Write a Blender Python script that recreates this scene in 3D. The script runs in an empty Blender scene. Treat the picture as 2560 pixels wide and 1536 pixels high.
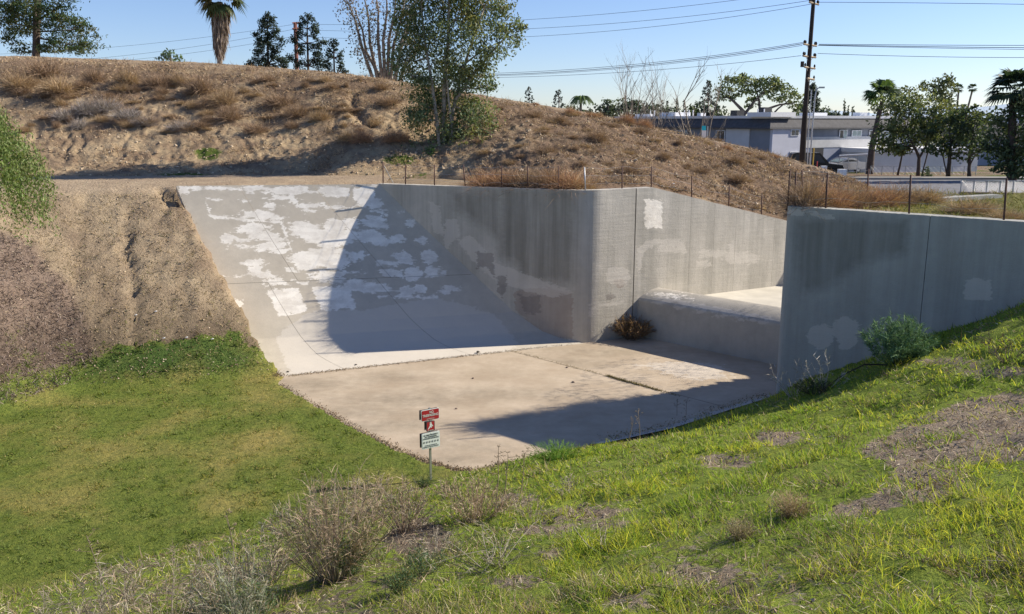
import bpy, math, random
import numpy as np
from mathutils import Vector, Matrix
from mathutils.bvhtree import BVHTree
rng = np.random.default_rng(7); random.seed(7)
S = bpy.context.scene; C = S.collection
R = math.radians
# ------------------------------------------------------------------ camera, sky, sun, exposure
FPX, PITCH, CH = 2200.0, R(12), 8.2           # focal length in px of a 2560 px wide frame, tilt down, eye height above the basin floor
cam = bpy.data.objects.new('camera', bpy.data.cameras.new('camera')); C.objects.link(cam)
cam.location = (0, 0, CH); cam.rotation_euler = (R(90)-PITCH, 0, 0)
cam.data.sensor_width = 36; cam.data.lens = 36*FPX/2560; cam.data.clip_start = .1; cam.data.clip_end = 12000
S.camera = cam
SUN_AZ = math.atan2(1, .25); SUN_EL = R(33)   # azimuth from +Y towards +X
sv = Vector((math.sin(SUN_AZ)*math.cos(SUN_EL), math.cos(SUN_AZ)*math.cos(SUN_EL), math.sin(SUN_EL)))
W = bpy.data.worlds.new('World'); S.world = W; W.use_nodes = True
nt = W.node_tree; bg = nt.nodes['Background']; sky = nt.nodes.new('ShaderNodeTexSky')
sky.sky_type = 'NISHITA'; sky.sun_disc = False; sky.sun_elevation = SUN_EL; sky.sun_rotation = SUN_AZ
sky.air_density = 1.0; sky.dust_density = .35; sky.ozone_density = 2.8; sky.altitude = 900
wb = nt.nodes.new('ShaderNodeMix'); wb.data_type = 'RGBA'; wb.blend_type = 'MULTIPLY'; wb.inputs[0].default_value = 1; wb.inputs[7].default_value = (.93, .955, 1.14, 1)   # camera white balance, even over the whole sky
nt.links.new(sky.outputs[0], wb.inputs[6]); nt.links.new(wb.outputs[2], bg.inputs[0]); bg.inputs[1].default_value = .082
sl = bpy.data.lights.new('sun', 'SUN'); sl.energy = 5.0; sl.angle = R(.5); sl.color = (1, .90, .75)
so = bpy.data.objects.new('sun', sl); C.objects.link(so); so.rotation_euler = (-sv).to_track_quat('-Z', 'Y').to_euler()
S.view_settings.view_transform = 'Standard'; S.view_settings.look = 'None'; S.view_settings.exposure = .70
S.view_settings.gamma = 1; S.view_settings.use_curve_mapping = False
# ------------------------------------------------------------------ helpers: measuring
def ray(px, py):
    x = (px-1280)/FPX; y = (768-py)/FPX
    return (x, math.cos(PITCH)+y*math.sin(PITCH), -math.sin(PITCH)+y*math.cos(PITCH))
def atz(px, py, z=0):
    r = ray(px, py); t = (z-CH)/r[2]; return Vector((r[0]*t, r[1]*t, z))
def aty(px, py, Y):
    r = ray(px, py); t = Y/r[1]; return Vector((r[0]*t, Y, CH+r[2]*t))
def onp(px, py, p, q):
    r = ray(px, py); n = (q[1]-p[1], -(q[0]-p[0])); t = (n[0]*p[0]+n[1]*p[1])/(n[0]*r[0]+n[1]*r[1])
    return Vector((r[0]*t, r[1]*t, CH+r[2]*t))
def proj(X, Y, Z):
    z = Z-CH; d = np.maximum(Y*math.cos(PITCH)-z*math.sin(PITCH), .05); u = Y*math.sin(PITCH)+z*math.cos(PITCH)
    return 1280+FPX*X/d, 768-FPX*u/d
def ss(a, b, x): t = np.clip((x-a)/(b-a), 0, 1); return t*t*(3-2*t)
_perm = np.random.default_rng(3).permutation(256); _perm = np.concatenate([_perm, _perm])
_g = np.random.default_rng(4).normal(size=(256, 2)); _g /= np.linalg.norm(_g, axis=1)[:, None]
def pn(x, y):
    xi = np.floor(x).astype(int); yi = np.floor(y).astype(int); xf = x-xi; yf = y-yi
    u = xf*xf*xf*(xf*(xf*6-15)+10); v = yf*yf*yf*(yf*(yf*6-15)+10)
    def gd(i, j, a, b): g = _g[_perm[_perm[(xi+i) & 255]+((yi+j) & 255)]]; return g[..., 0]*a+g[..., 1]*b
    return (gd(0,0,xf,yf)*(1-u)+gd(1,0,xf-1,yf)*u)*(1-v)+(gd(0,1,xf,yf-1)*(1-u)+gd(1,1,xf-1,yf-1)*u)*v
def fbm(x, y, o=4, g=.5):
    s = 0; a = 1.0
    for i in range(o): s = s+a*pn(x+i*17.3, y-i*9.1); x = x*2.03; y = y*2.03; a *= g
    return s
def sdpoly(X, Y, P):                              # signed distance, negative inside
    P = np.array(P, float); n = len(P); d = np.full(X.shape, 1e9); s = np.zeros(X.shape, bool)
    for i in range(n):
        a = P[i]; b = P[(i+1) % n]; ex, ey = b-a; wx = X-a[0]; wy = Y-a[1]
        t = np.clip((wx*ex+wy*ey)/(ex*ex+ey*ey), 0, 1); d = np.minimum(d, (wx-ex*t)**2+(wy-ey*t)**2)
        c = ((a[1] <= Y) & (b[1] > Y)) | ((b[1] <= Y) & (a[1] > Y))
        with np.errstate(divide='ignore', invalid='ignore'): xi = a[0]+(Y-a[1])/(b[1]-a[1])*ex
        s ^= c & (X < xi)
    return np.where(s, -1, 1)*np.sqrt(d)
def dline(X, Y, P):                               # distance to open polyline
    P = np.array(P, float); d = np.full(X.shape, 1e9)
    for a, b in zip(P[:-1], P[1:]):
        ex, ey = b-a; t = np.clip(((X-a[0])*ex+(Y-a[1])*ey)/(ex*ex+ey*ey), 0, 1)
        d = np.minimum(d, (X-a[0]-ex*t)**2+(Y-a[1]-ey*t)**2)
    return np.sqrt(d)
def field(px, py, shapes):                        # outline field of marks: >0 inside, in units of 20 px
    f = np.full(px.shape, -1.0)
    for s in shapes:
        if s[0] == 'e':
            r = np.sqrt(((px-s[1])/s[3])**2+((py-s[2])/s[4])**2); v = (1-r)*min(s[3], s[4])/20
        elif s[0] == 'l': v = (s[2]-dline(px, py, s[1]))/20
        else: v = -sdpoly(px, py, s[1])/20
        f = np.maximum(f, v)
    return np.clip(f, -1, 1)
# ------------------------------------------------------------------ helpers: objects
def mk(name, V, F, mat, parent=None, smooth=False, cols=None, fl=None, tint=None):
    V = np.asarray(V, np.float32).reshape(-1, 3); me = bpy.data.meshes.new(name)
    Fs = F if isinstance(F, (list, tuple)) and len(F) and isinstance(F[0], np.ndarray) and F[0].ndim == 2 else [np.asarray(F)]
    Fs = [f for f in Fs if len(f)]
    nl = sum(f.size for f in Fs); nf = sum(len(f) for f in Fs)
    me.vertices.add(len(V)); me.vertices.foreach_set('co', V.ravel())
    me.loops.add(nl); me.polygons.add(nf)
    me.loops.foreach_set('vertex_index', np.concatenate([f.ravel() for f in Fs]).astype(np.int32))
    tot = np.concatenate([np.full(len(f), f.shape[1]) for f in Fs]); st = np.concatenate([[0], np.cumsum(tot)[:-1]])
    me.polygons.foreach_set('loop_start', st.astype(np.int32)); me.polygons.foreach_set('loop_total', tot.astype(np.int32))
    me.polygons.foreach_set('use_smooth', np.full(nf, smooth)); me.update(); me.validate()
    for k, c in (cols or {}).items():
        a = me.attributes.new(k, 'FLOAT_COLOR', 'POINT'); c = np.asarray(c, np.float32)
        a.data.foreach_set('color', np.concatenate([c, np.ones((len(c), 1), np.float32)], 1).ravel())
    for k, c in (fl or {}).items():
        a = me.attributes.new(k, 'FLOAT', 'POINT'); a.data.foreach_set('value', np.asarray(c, np.float32).ravel())
    me.materials.append(mat); return link(name, me, parent)
def link(name, me, parent=None):
    o = bpy.data.objects.new(name, me); C.objects.link(o); o.parent = parent; return o
def empty(name, loc=(0,0,0), rz=0):
    o = bpy.data.objects.new(name, None); C.objects.link(o); o.location = loc; o.rotation_euler = (0, 0, rz); o.empty_display_size = .2; return o
def tag(o, label=None, cat=None, group=None, kind=None):
    if label: o['label'] = label
    if cat: o['category'] = cat
    if group: o['group'] = group
    if kind: o['kind'] = kind
    return o
class MB:                                         # collects faces, then becomes ONE mesh object
    def __init__(s): s.V = []; s.T = []; s.Q = []; s.Cc = []; s.n = 0
    def add(s, V, T=None, Q=None, col=None):
        V = np.asarray(V, float).reshape(-1, 3)
        if T is not None and len(T): s.T.append(np.asarray(T)+s.n)
        if Q is not None and len(Q): s.Q.append(np.asarray(Q)+s.n)
        s.V.append(V); s.Cc.append(np.tile(col if col is not None else (1,1,1), (len(V), 1)) if col is None or np.ndim(col) == 1 else np.asarray(col)); s.n += len(V)
    def box(s, a, b, M=None, col=None):
        x0,y0,z0 = a; x1,y1,z1 = b
        V = np.array([(x0,y0,z0),(x1,y0,z0),(x1,y1,z0),(x0,y1,z0),(x0,y0,z1),(x1,y0,z1),(x1,y1,z1),(x0,y1,z1)], float)
        if M is not None: V = np.array([M @ Vector(v) for v in V])
        s.add(V, Q=[(0,3,2,1),(4,5,6,7),(0,1,5,4),(1,2,6,5),(2,3,7,6),(3,0,4,7)], col=col)
    def tube(s, P, rr, n=6, col=None, cap=True):
        P = np.asarray([tuple(p) for p in P], float); m = len(P); rr = np.broadcast_to(np.asarray(rr, float), (m,)) if np.ndim(rr) else np.full(m, rr)
        T = np.gradient(P, axis=0); T /= np.maximum(np.linalg.norm(T, axis=1), 1e-9)[:, None]
        u = np.array([1., 0, 0]) if abs(T[0, 0]) < .8 else np.array([0, 1., 0]); V = []
        for i in range(m):
            u = u-T[i]*(u@T[i]); u /= max(np.linalg.norm(u), 1e-9); w = np.cross(T[i], u)
            a = np.arange(n)*2*math.pi/n; V.append(P[i]+rr[i]*(np.cos(a)[:, None]*u+np.sin(a)[:, None]*w))
        V = np.concatenate(V); Q = []; Tt = []
        for i in range(m-1):
            for j in range(n): Q.append((i*n+j, i*n+(j+1) % n, (i+1)*n+(j+1) % n, (i+1)*n+j))
        if cap:
            V = np.vstack([V, P[0], P[-1]])
            for j in range(n): Tt += [((j+1) % n, j, m*n), ((m-1)*n+j, (m-1)*n+(j+1) % n, m*n+1)]
        s.add(V, T=Tt, Q=Q, col=col)
    def poly(s, pts, z0, z1, M=None, col=None):      # vertical prism from a plan outline
        n = len(pts); V = [(x, y, z0) for x, y in pts]+[(x, y, z1) for x, y in pts]+[(sum(p[0] for p in pts)/n, sum(p[1] for p in pts)/n, z) for z in (z0, z1)]
        if M is not None: V = [tuple(M @ Vector(v)) for v in V]
        Q = [(i, (i+1) % n, n+(i+1) % n, n+i) for i in range(n)]; T = [((i+1) % n, i, 2*n) for i in range(n)]+[(n+i, n+(i+1) % n, 2*n+1) for i in range(n)]
        s.add(V, T=T, Q=Q, col=col)
    def build(s, name, mat, parent=None, smooth=False):
        if not s.V: return None
        Fs = []
        if s.Q: Fs.append(np.concatenate([q.reshape(-1, 4) for q in s.Q]))
        if s.T: Fs.append(np.concatenate([t.reshape(-1, 3) for t in s.T]))
        return mk(name, np.concatenate(s.V), Fs, mat, parent, smooth, cols={'Col': np.concatenate(s.Cc)})
def leaves(P, size, col, drop=0.0, asp=1.7, jit=.25):     # quads of random orientation at points P
    n = len(P); a = rng.normal(size=(n, 3)); a[:, 2] -= drop; a /= np.linalg.norm(a, axis=1)[:, None]
    b = rng.normal(size=(n, 3)); b -= a*(a*b).sum(1)[:, None]; b /= np.linalg.norm(b, axis=1)[:, None]
    s = size*(.6+.8*rng.random(n))[:, None]; w = s/asp
    V = np.stack([P-a*s*.5, P+b*w*.5, P+a*s*.5, P-b*w*.5], 1).reshape(-1, 3)
    Q = np.arange(4*n).reshape(n, 4); c = np.repeat(col*(1+jit*rng.normal(size=(n, 1))), 4, 0)
    return V, Q, np.clip(c, .002, 1)
def ribbons(B, D, L, w, bend=.3, col=None, nseg=2):       # thin tapering blades: base, direction, length
    n = len(B); side = np.cross(D, rng.normal(size=(n, 3))); side /= np.maximum(np.linalg.norm(side, axis=1), 1e-9)[:, None]
    bv = rng.normal(size=(n, 3))*bend; bv[:, 2] -= bend*.6; L = L[:, None]; w = np.broadcast_to(w, (n,))[:, None]
    M_ = B+D*L*.5+bv*L*.12; T_ = B+D*L+bv*L*.45
    V = np.stack([B-side*w*.5, B+side*w*.5, M_+side*w*.4, M_-side*w*.4, T_], 1).reshape(-1, 3)
    k = np.arange(n)*5; Q = np.stack([k, k+1, k+2, k+3], 1); T = np.stack([k+3, k+2, k+4], 1)
    return V, Q, T, (np.repeat(col, 5, 0) if col is not None else None)
# ------------------------------------------------------------------ materials
def base_mat(name):
    m = bpy.data.materials.new(name); m.use_nodes = True; return m, m.node_tree, m.node_tree.nodes['Principled BSDF']
class NB:
    def __init__(s, nt): s.nt = nt; s.tc = nt.nodes.new('ShaderNodeTexCoord')
    def n(s, t, **k):
        o = s.nt.nodes.new(t)
        for a, b in k.items(): setattr(o, a, b)
        return o
    def L(s, a, b): s.nt.links.new(a, b)
    def noise(s, scale, detail=4, rough=.55, sc=(1,1,1)):
        mp = s.n('ShaderNodeMapping'); mp.inputs['Scale'].default_value = sc; s.L(s.tc.outputs['Object'], mp.inputs[0])
        t = s.n('ShaderNodeTexNoise'); t.inputs['Scale'].default_value = scale; t.inputs['Detail'].default_value = detail; t.inputs['Roughness'].default_value = rough
        s.L(mp.outputs[0], t.inputs[0]); return t.outputs[0]
    def ramp(s, f, a, b, lo=0, hi=1):
        r = s.n('ShaderNodeMapRange'); r.clamp = True
        for i, v in zip((1,2,3,4), (a,b,lo,hi)): r.inputs[i].default_value = v
        s.L(f, r.inputs[0]); return r.outputs[0]
    def m(s, op, a, b):
        o = s.n('ShaderNodeMath', operation=op)
        for i, v in enumerate((a, b)):
            if isinstance(v, (int, float)): o.inputs[i].default_value = v
            else: s.L(v, o.inputs[i])
        return o.outputs[0]
    def mix(s, f, a, b, mode='MIX'):
        o = s.n('ShaderNodeMix', data_type='RGBA', blend_type=mode)
        for i, v in zip((0, 6, 7), (f, a, b)):
            if isinstance(v, (int, float)): o.inputs[i].default_value = v
            elif isinstance(v, tuple): o.inputs[i].default_value = (*v, 1)
            else: s.L(v, o.inputs[i])
        return o.outputs[2]
    def at(s, name, col=False):
        o = s.n('ShaderNodeAttribute', attribute_name=name); return o.outputs[0] if col else o.outputs[2]
    def bump(s, h, st, dist, bs):
        o = s.n('ShaderNodeBump'); o.inputs['Strength'].default_value = st; o.inputs['Distance'].default_value = dist
        s.L(h, o.inputs['Height']); s.L(o.outputs[0], bs.inputs['Normal'])
def plain(name, col, rough=.6, metal=0.0, var=.18, sc=6, bump=0):
    m, nt, bs = base_mat(name); b = NB(nt)
    f = b.ramp(b.noise(sc), .3, .7); c = b.mix(f, tuple(x*(1-var) for x in col), tuple(min(1, x*(1+var)) for x in col)); b.L(c, bs.inputs[0])
    bs.inputs['Roughness'].default_value = rough; bs.inputs['Metallic'].default_value = metal
    if bump: b.bump(b.noise(sc*6), bump, .01, bs)
    return m
def veg(name, trans=.35, rough=.6, gain=1.0):         # leaf material: colour per leaf, light passes through
    m, nt, bs = base_mat(name); b = NB(nt); c = b.at('Col', True)
    if gain != 1: c = b.mix(1.0, c, (gain,)*3, 'MULTIPLY')
    b.L(c, bs.inputs[0]); bs.inputs['Roughness'].default_value = rough; bs.inputs['Specular IOR Level'].default_value = .25
    tr = b.n('ShaderNodeBsdfTranslucent'); b.L(b.mix(1.0, c, (1.35, 1.3, .7), 'MULTIPLY'), tr.inputs[0])
    mx = b.n('ShaderNodeMixShader'); mx.inputs[0].default_value = trans; b.L(bs.outputs[0], mx.inputs[1]); b.L(tr.outputs[0], mx.inputs[2])
    b.L(mx.outputs[0], nt.nodes['Material Output'].inputs[0]); return m
def concrete(name, c1, c2, streak=.5, dark=(.12,.12,.10), lines=0.0, grain=1.0, horiz=False):
    m, nt, bs = base_mat(name); b = NB(nt)
    big = b.ramp(b.noise(.7, 5, .6), .32, .68); med = b.ramp(b.noise(3.5, 5, .65), .3, .7)
    c = b.mix(big, c1, c2); c = b.mix(b.m('MULTIPLY', med, .28), c, tuple(x*.72 for x in c1))
    if streak:
        st = b.ramp(b.noise(1.0, 4, .6, (1.6, 1.6, .10) if not horiz else (.6, .9, 1)), .42, .66)
        fin = b.ramp(b.noise(1.0, 3, .7, (9, 9, .22) if not horiz else (2, 4, 1)), .42, .7)
        f = b.m('ADD', b.m('MULTIPLY', st, .5*streak), b.m('MULTIPLY', fin, .28*streak)); c = b.mix(f, c, dark)
    j = b.noise(3.2, 8, .72, (1, 1.3, 2.6)); jj = b.m('MULTIPLY', b.m('SUBTRACT', j, .5), 2.0)
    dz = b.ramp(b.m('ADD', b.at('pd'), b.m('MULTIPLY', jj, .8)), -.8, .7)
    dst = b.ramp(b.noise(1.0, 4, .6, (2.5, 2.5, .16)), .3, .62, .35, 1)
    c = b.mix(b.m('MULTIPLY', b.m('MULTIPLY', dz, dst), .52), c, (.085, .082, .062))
    for k, cc, op in (('pm', (.30,.24,.205), .6), ('pg', (.66,.62,.56), .5), ('pk', (.19,.17,.16), .6), ('pw', (.88,.84,.76), .97)):
        f = b.ramp(b.m('ADD', b.at(k), jj), -.03, .05)
        wear = b.ramp(b.noise(11, 6, .75), .30, .42, .55, 1) if k == 'pw' else b.ramp(med, 0, 1, .8, 1)
        if k == 'pw': cc = b.mix(b.ramp(b.noise(1.7, 5, .7, (1, 1, 2)), .38, .6), (.70, .655, .58), cc)
        c = b.mix(b.m('MULTIPLY', b.m('MULTIPLY', f, op), wear), c, cc)
    sp = b.ramp(b.noise(40, 2, .5), .66, .74); c = b.mix(b.m('MULTIPLY', sp, .3), c, (.1, .09, .08))
    b.L(c, bs.inputs[0]); bs.inputs['Roughness'].default_value = .9; bs.inputs['Specular IOR Level'].default_value = .12
    h = b.m('ADD', b.m('MULTIPLY', b.noise(25, 5, .7), .5*grain), b.m('MULTIPLY', b.noise(1.6, 4, .6), 1.0*grain))
    if lines: h = b.m('ADD', h, b.m('MULTIPLY', b.noise(1.0, 5, .7, (.7, .7, 9)), lines))
    b.bump(h, .55, .03, bs); return m
def ground_mat(name):
    m, nt, bs = base_mat(name); b = NB(nt)
    n1 = b.noise(1.1, 6, .65); n2 = b.noise(9, 6, .7); n3 = b.noise(38, 4, .7)
    d = b.mix(b.ramp(n1, .35, .65), b.mix(1.0, b.at('dcol', True), (.78, .76, .76), 'MULTIPLY'), b.at('dcol', True))
    d = b.mix(b.m('MULTIPLY', b.ramp(n2, .46, .66), .55), d, b.mix(1.0, b.at('dcol', True), (.45, .42, .42), 'MULTIPLY'))
    d = b.mix(b.m('MULTIPLY', b.ramp(n3, .52, .68), .45), d, b.mix(1.0, b.at('dcol', True), (1.5, 1.5, 1.45), 'MULTIPLY'))
    g = b.mix(b.ramp(n2, .36, .66), b.mix(1.0, b.at('gcol', True), (.55, .62, .6), 'MULTIPLY'), b.mix(1.0, b.at('gcol', True), (1.25, 1.15, 1.0), 'MULTIPLY'))
    g = b.mix(b.m('MULTIPLY', b.ramp(n3, .5, .7), .5), g, b.mix(1.0, b.at('gcol', True), (.4, .45, .4), 'MULTIPLY'))
    g = b.mix(b.m('MULTIPLY', b.ramp(n1, .5, .72), .45), g, (.20, .18, .055))
    w = b.m('ADD', b.at('gw'), b.m('ADD', b.m('MULTIPLY', b.m('SUBTRACT', n2, .5), 1.5), b.m('MULTIPLY', b.m('SUBTRACT', n3, .5), .5)))
    c = b.mix(b.ramp(w, .40, .60), d, g)
    b.L(c, bs.inputs[0]); bs.inputs['Roughness'].default_value = .95; bs.inputs['Specular IOR Level'].default_value = .1
    h = b.m('ADD', b.m('MULTIPLY', n2, 1.0), b.m('MULTIPLY', n3, .45)); b.bump(h, .9, .09, bs); return m
M = {}
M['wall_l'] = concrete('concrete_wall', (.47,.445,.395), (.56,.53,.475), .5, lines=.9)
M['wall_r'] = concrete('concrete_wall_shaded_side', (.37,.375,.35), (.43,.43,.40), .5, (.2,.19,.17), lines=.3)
M['apron'] = concrete('concrete_apron', (.50,.452,.375), (.58,.525,.435), .12, horiz=True, grain=.5)
M['floor'] = concrete('concrete_floor', (.42,.345,.255), (.54,.455,.35), .4, (.28,.20,.135), grain=.7, horiz=True)
M['ground'] = ground_mat('ground')
M['leaf'] = veg('leaf', .3); M['grass'] = veg('grass_blade', .45); M['dry'] = veg('dry_stem', .15, .8)
M['bark'] = plain('bark', (.24,.20,.16), .9, var=.4, sc=5, bump=.6)
M['pale_bark'] = plain('pale_bark', (.30,.265,.225), .85, var=.35, sc=4, bump=.4)
M['dark_bark'] = plain('dark_bark', (.085,.065,.055), .95, var=.4, sc=5, bump=.6)
M['polewood'] = plain('pole_wood', (.028,.022,.02), .9, var=.3, sc=3)
M['redwood'] = plain('red_pole_wood', (.16,.06,.045), .9, var=.3, sc=3)
M['rust'] = plain('rusty_steel', (.10,.055,.045), .8, .3, var=.35, sc=12)
M['galv'] = plain('galvanised_steel', (.42,.43,.45), .45, .7, var=.15, sc=10)
M['wire'] = plain('wire', (.10,.11,.13), .5, .3)
# ------------------------------------------------------------------ plan of the place (metres, basin floor = 0, wall top = 5.7)
W0 = (-5.4, 35.5); CO = (2.7, 31.95); LD = (11.0, 36.93)       # left wall: root, nose, up the channel
N = (7.654, 24.99); AE = (12.23, 20.95); BE = (15.8, 29.15)        # right wall: nose, wing end, up the channel
ZT = 5.7; ZR = 5.82
def along(p, q, t): return (p[0]+(q[0]-p[0])*t, p[1]+(q[1]-p[1])*t)
def unit(p, q): l = math.dist(p, q); return ((q[0]-p[0])/l, (q[1]-p[1])/l)
Ledge = [(-13.09,34.5,5.69),(-11.73,32.85,3.65),(-10.55,31.42,2.01),(-9.43,30.05,.63),(-8.72,29.17,.16),(-8.03,28.34,.03),(-7.44,27.6,.0)]
Wedge = [(-5.36,35.48,5.69),(-3.97,34.87,4.4),(-2.35,34.16,2.99),(-1.24,33.68,2.04),(0.,33.13,.97),(1.07,32.66,.32),(1.82,32.34,.1),(2.6,32.0,.0)]
def edge_at(E_, z):
    zs = np.array([e[2] for e in E_])[::-1]; return np.interp(z, zs, np.array([e[0] for e in E_])[::-1]), np.interp(z, zs, np.array([e[1] for e in E_])[::-1])
lawn_edge = [tuple(atz(*p)[:2]) for p in [(700,962),(780,1010),(835,1042),(900,1080),(950,1104),(1000,1130),(1050,1150),(1100,1168),(1150,1178),(1190,1180),(1225,1176),(1262,1158)]]
toe = [(-.2,20.3),(2.28,21.4),(3.93,22.32),(5.9,23.9),(7.5,25.15),(7.8,25.4)]
floor_poly = lawn_edge+toe[1:]+[(9.6,29.4),(9.3,29.2),(4.75,33.4),(2.7,32.2),(-7.44,27.65)]
apron_poly = [e[:2] for e in Ledge][::-1]+[e[:2] for e in Wedge]
bank_toe = [(2.4,32.2),(-7.5,27.7),(-9.8,26.6),(-13.2,25.9),(-14.6,23),(-15.6,17),(-17,8),(-19,-6)]
gully = [onp(px, py, (-7.5,27.7), (-20,30))[:2] for px, py in []]
gully = [(-14.6,33.2),(-13.9,31.6),(-13.2,30.2),(-12.7,29.0),(-12.3,28.0)]
gully2 = [(-16.2,33.6),(-15.6,31.5),(-14.9,29.5),(-14.3,28.2)]
def d_right(X, Y): u = (X+.2)*.823+(Y-20.25)*.568; return (X+.2)*.568-(Y-20.25)*.823-.48*ss(.5, 3, u)*ss(10.2, 7, u)
def u_right(X, Y): return (X+.2)*.823+(Y-20.25)*.568
def zright(X, Y):
    d = d_right(X, Y); k = .375+.185*ss(1, 10.5, u_right(X, Y)); sp = np.where(d > 4, d, np.log1p(np.exp(np.clip(d*3, -30, 30)))/3)
    z = k*np.where(d > .02, sp, 0)*ss(-.1+.45*ss(1.5, 4, u_right(X, Y)), 1.0+.4*ss(1.5, 4, u_right(X, Y)), d)
    return np.where(z > 6.4, 6.4+.1*(z-6.4), z)
def h_front(X, Y):
    side = sdpoly(X, Y, bank_toe+[(-60,-6),(-60,60),(8,60)])      # negative on the bank side
    dl = np.where(side < 0, dline(X, Y, bank_toe), 0)
    zl = .70*np.maximum(dl-.6*(1-np.exp(-dl*1.2)), 0); zl = np.where(zl > 5.2, 5.2+.5*(1-np.exp(-(zl-5.2)/.5)), zl)
    zr = zright(X, Y); z = np.maximum(zl, zr)
    slope = ss(.3, 1.5, z)*(1-.75*ss(5.3, 5.65, z)*(zl > zr))
    n = .07*fbm(X*.5, Y*.5, 3)+.07*fbm(X*1.7, Y*1.7, 4)+.085*fbm(X*4.2, Y*4.2, 3)
    rill = -.07*np.abs(fbm(X*1.9+Y*.9+fbm(X*.5, Y*.5, 2), Y*.42-X*.2, 3))*(zl > zr)
    terr = .07*fbm(X*.6-Y*.8, (X*.82+Y*.57)*.3, 3)*(zr > zl)
    z = z+slope*(n+rill+terr)*np.where(zr > zl, .95, 1.1)+(1-slope)*(.03*fbm(X*.4, Y*.4, 2)+.015*fbm(X*3, Y*3, 2))+.05
    for gpath, dep, wd in ((gully, .17, .12), (gully2, .05, .2)):
        gd = dline(X+.45*fbm(X*1.1, Y*1.1, 3), Y, gpath); dep = dep*(1+1.2*fbm(X*.9+3, Y*.9, 2)); z = z-dep*np.exp(-(gd/wd)**2)*(zl > .4)
    fp = sdpoly(X+.10*fbm(X*2.2, Y*2.2, 3), Y+.10*fbm(X*2.2+9, Y*2.2, 3), floor_poly); z = z-.35*ss(.06, -.16, fp)*(zr < .12)
    ap = sdpoly(X+.22*fbm(X*2.5, Y*2.5, 4), Y, apron_poly); z = z-2.5*ss(.03, -.35, ap)
    ap2 = sdpoly(X, Y, apron_poly); za = .70*dl; z = np.where((ap2 < .5) & (ap2 > 0) & (zl > zr), z-.06*ss(.5, 0, ap2), z)
    hole = sdpoly(X, Y, [(-14.0,34.9),(-13.2,33.7),(-12.75,34.1),(-13.1,34.5)]); z = z-.3*ss(.12, -.1, hole)
    ch = sdpoly(X, Y, [(4.6,33.1),(9.6,29),N,BE,(26,36),(24,44.5),LD]); z = z-3*ss(.15, -.15, ch)*(z < 5)-6*ss(.1,-.1,ch)*(z >= 5)
    return z
def wall_off(p, q, o): u = unit(p, q); return (p[0]-u[1]*o, p[1]+u[0]*o), (q[0]-u[1]*o, q[1]+u[0]*o)
def chan_top(X): return np.clip(ZT-(X-5.35)*.267, 3.4, ZT)
def h_back(X, Y):
    right = sdpoly(X, Y, [N, AE, (30, 6.8), (60, 10), (60, 70), (40,45), BE]) < 3
    zl = np.minimum(chan_top(X), 9)-.10+.03*fbm(X*1.5, Y*1.5, 3)
    zr = 5.70+.04*fbm(X*1.2, Y*1.2, 3)
    fall = ss(31.2, 36.5, Y+.12*(X-14)); zr = zr*(1-fall)+4.0*fall
    return np.where(right, zr, zl)
# ---- ground grid, split by which side of the walls a face lies on
leftback = [wall_off(W0, CO, .2)[0], wall_off(W0, CO, .2)[1], wall_off(CO, LD, .2)[0], wall_off(CO, (24, 44.73), .2)[1], (30, 44.8), (30, 60), (-5.4, 60), (-5.4, 35.7)]
rightback = [(7.79,25.14), (12.36,21.1), (39.6, -2.9), (70, 0), (70, 60), (24,60), (24,36), (15.9,29.45)]
gx = np.concatenate([np.arange(-60, -24, .8), np.arange(-24, 15, .15), np.arange(15, 60, .6)]); gy = np.concatenate([np.arange(-30, -2, 1.), np.arange(-2, 10, .25), np.arange(10, 38, .15), np.arange(38, 48.5, .35)])
GX, GY = np.meshgrid(gx, gy); nx, ny = len(gx), len(gy)
qi, qj = np.meshgrid(np.arange(nx-1), np.arange(ny-1)); q0 = (qj*nx+qi).ravel(); Qall = np.stack([q0, q0+1, q0+nx+1, q0+nx], 1)
cx = .25*(GX[:-1,:-1]+GX[1:,:-1]+GX[:-1,1:]+GX[1:,1:]).ravel(); cy = .25*(GY[:-1,:-1]+GY[1:,:-1]+GY[:-1,1:]+GY[1:,1:]).ravel()
inL = sdpoly(cx, cy, leftback) < 0; inR = sdpoly(cx, cy, rightback) < 0
ZF = h_front(GX, GY); ZB = h_back(GX, GY)
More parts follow.
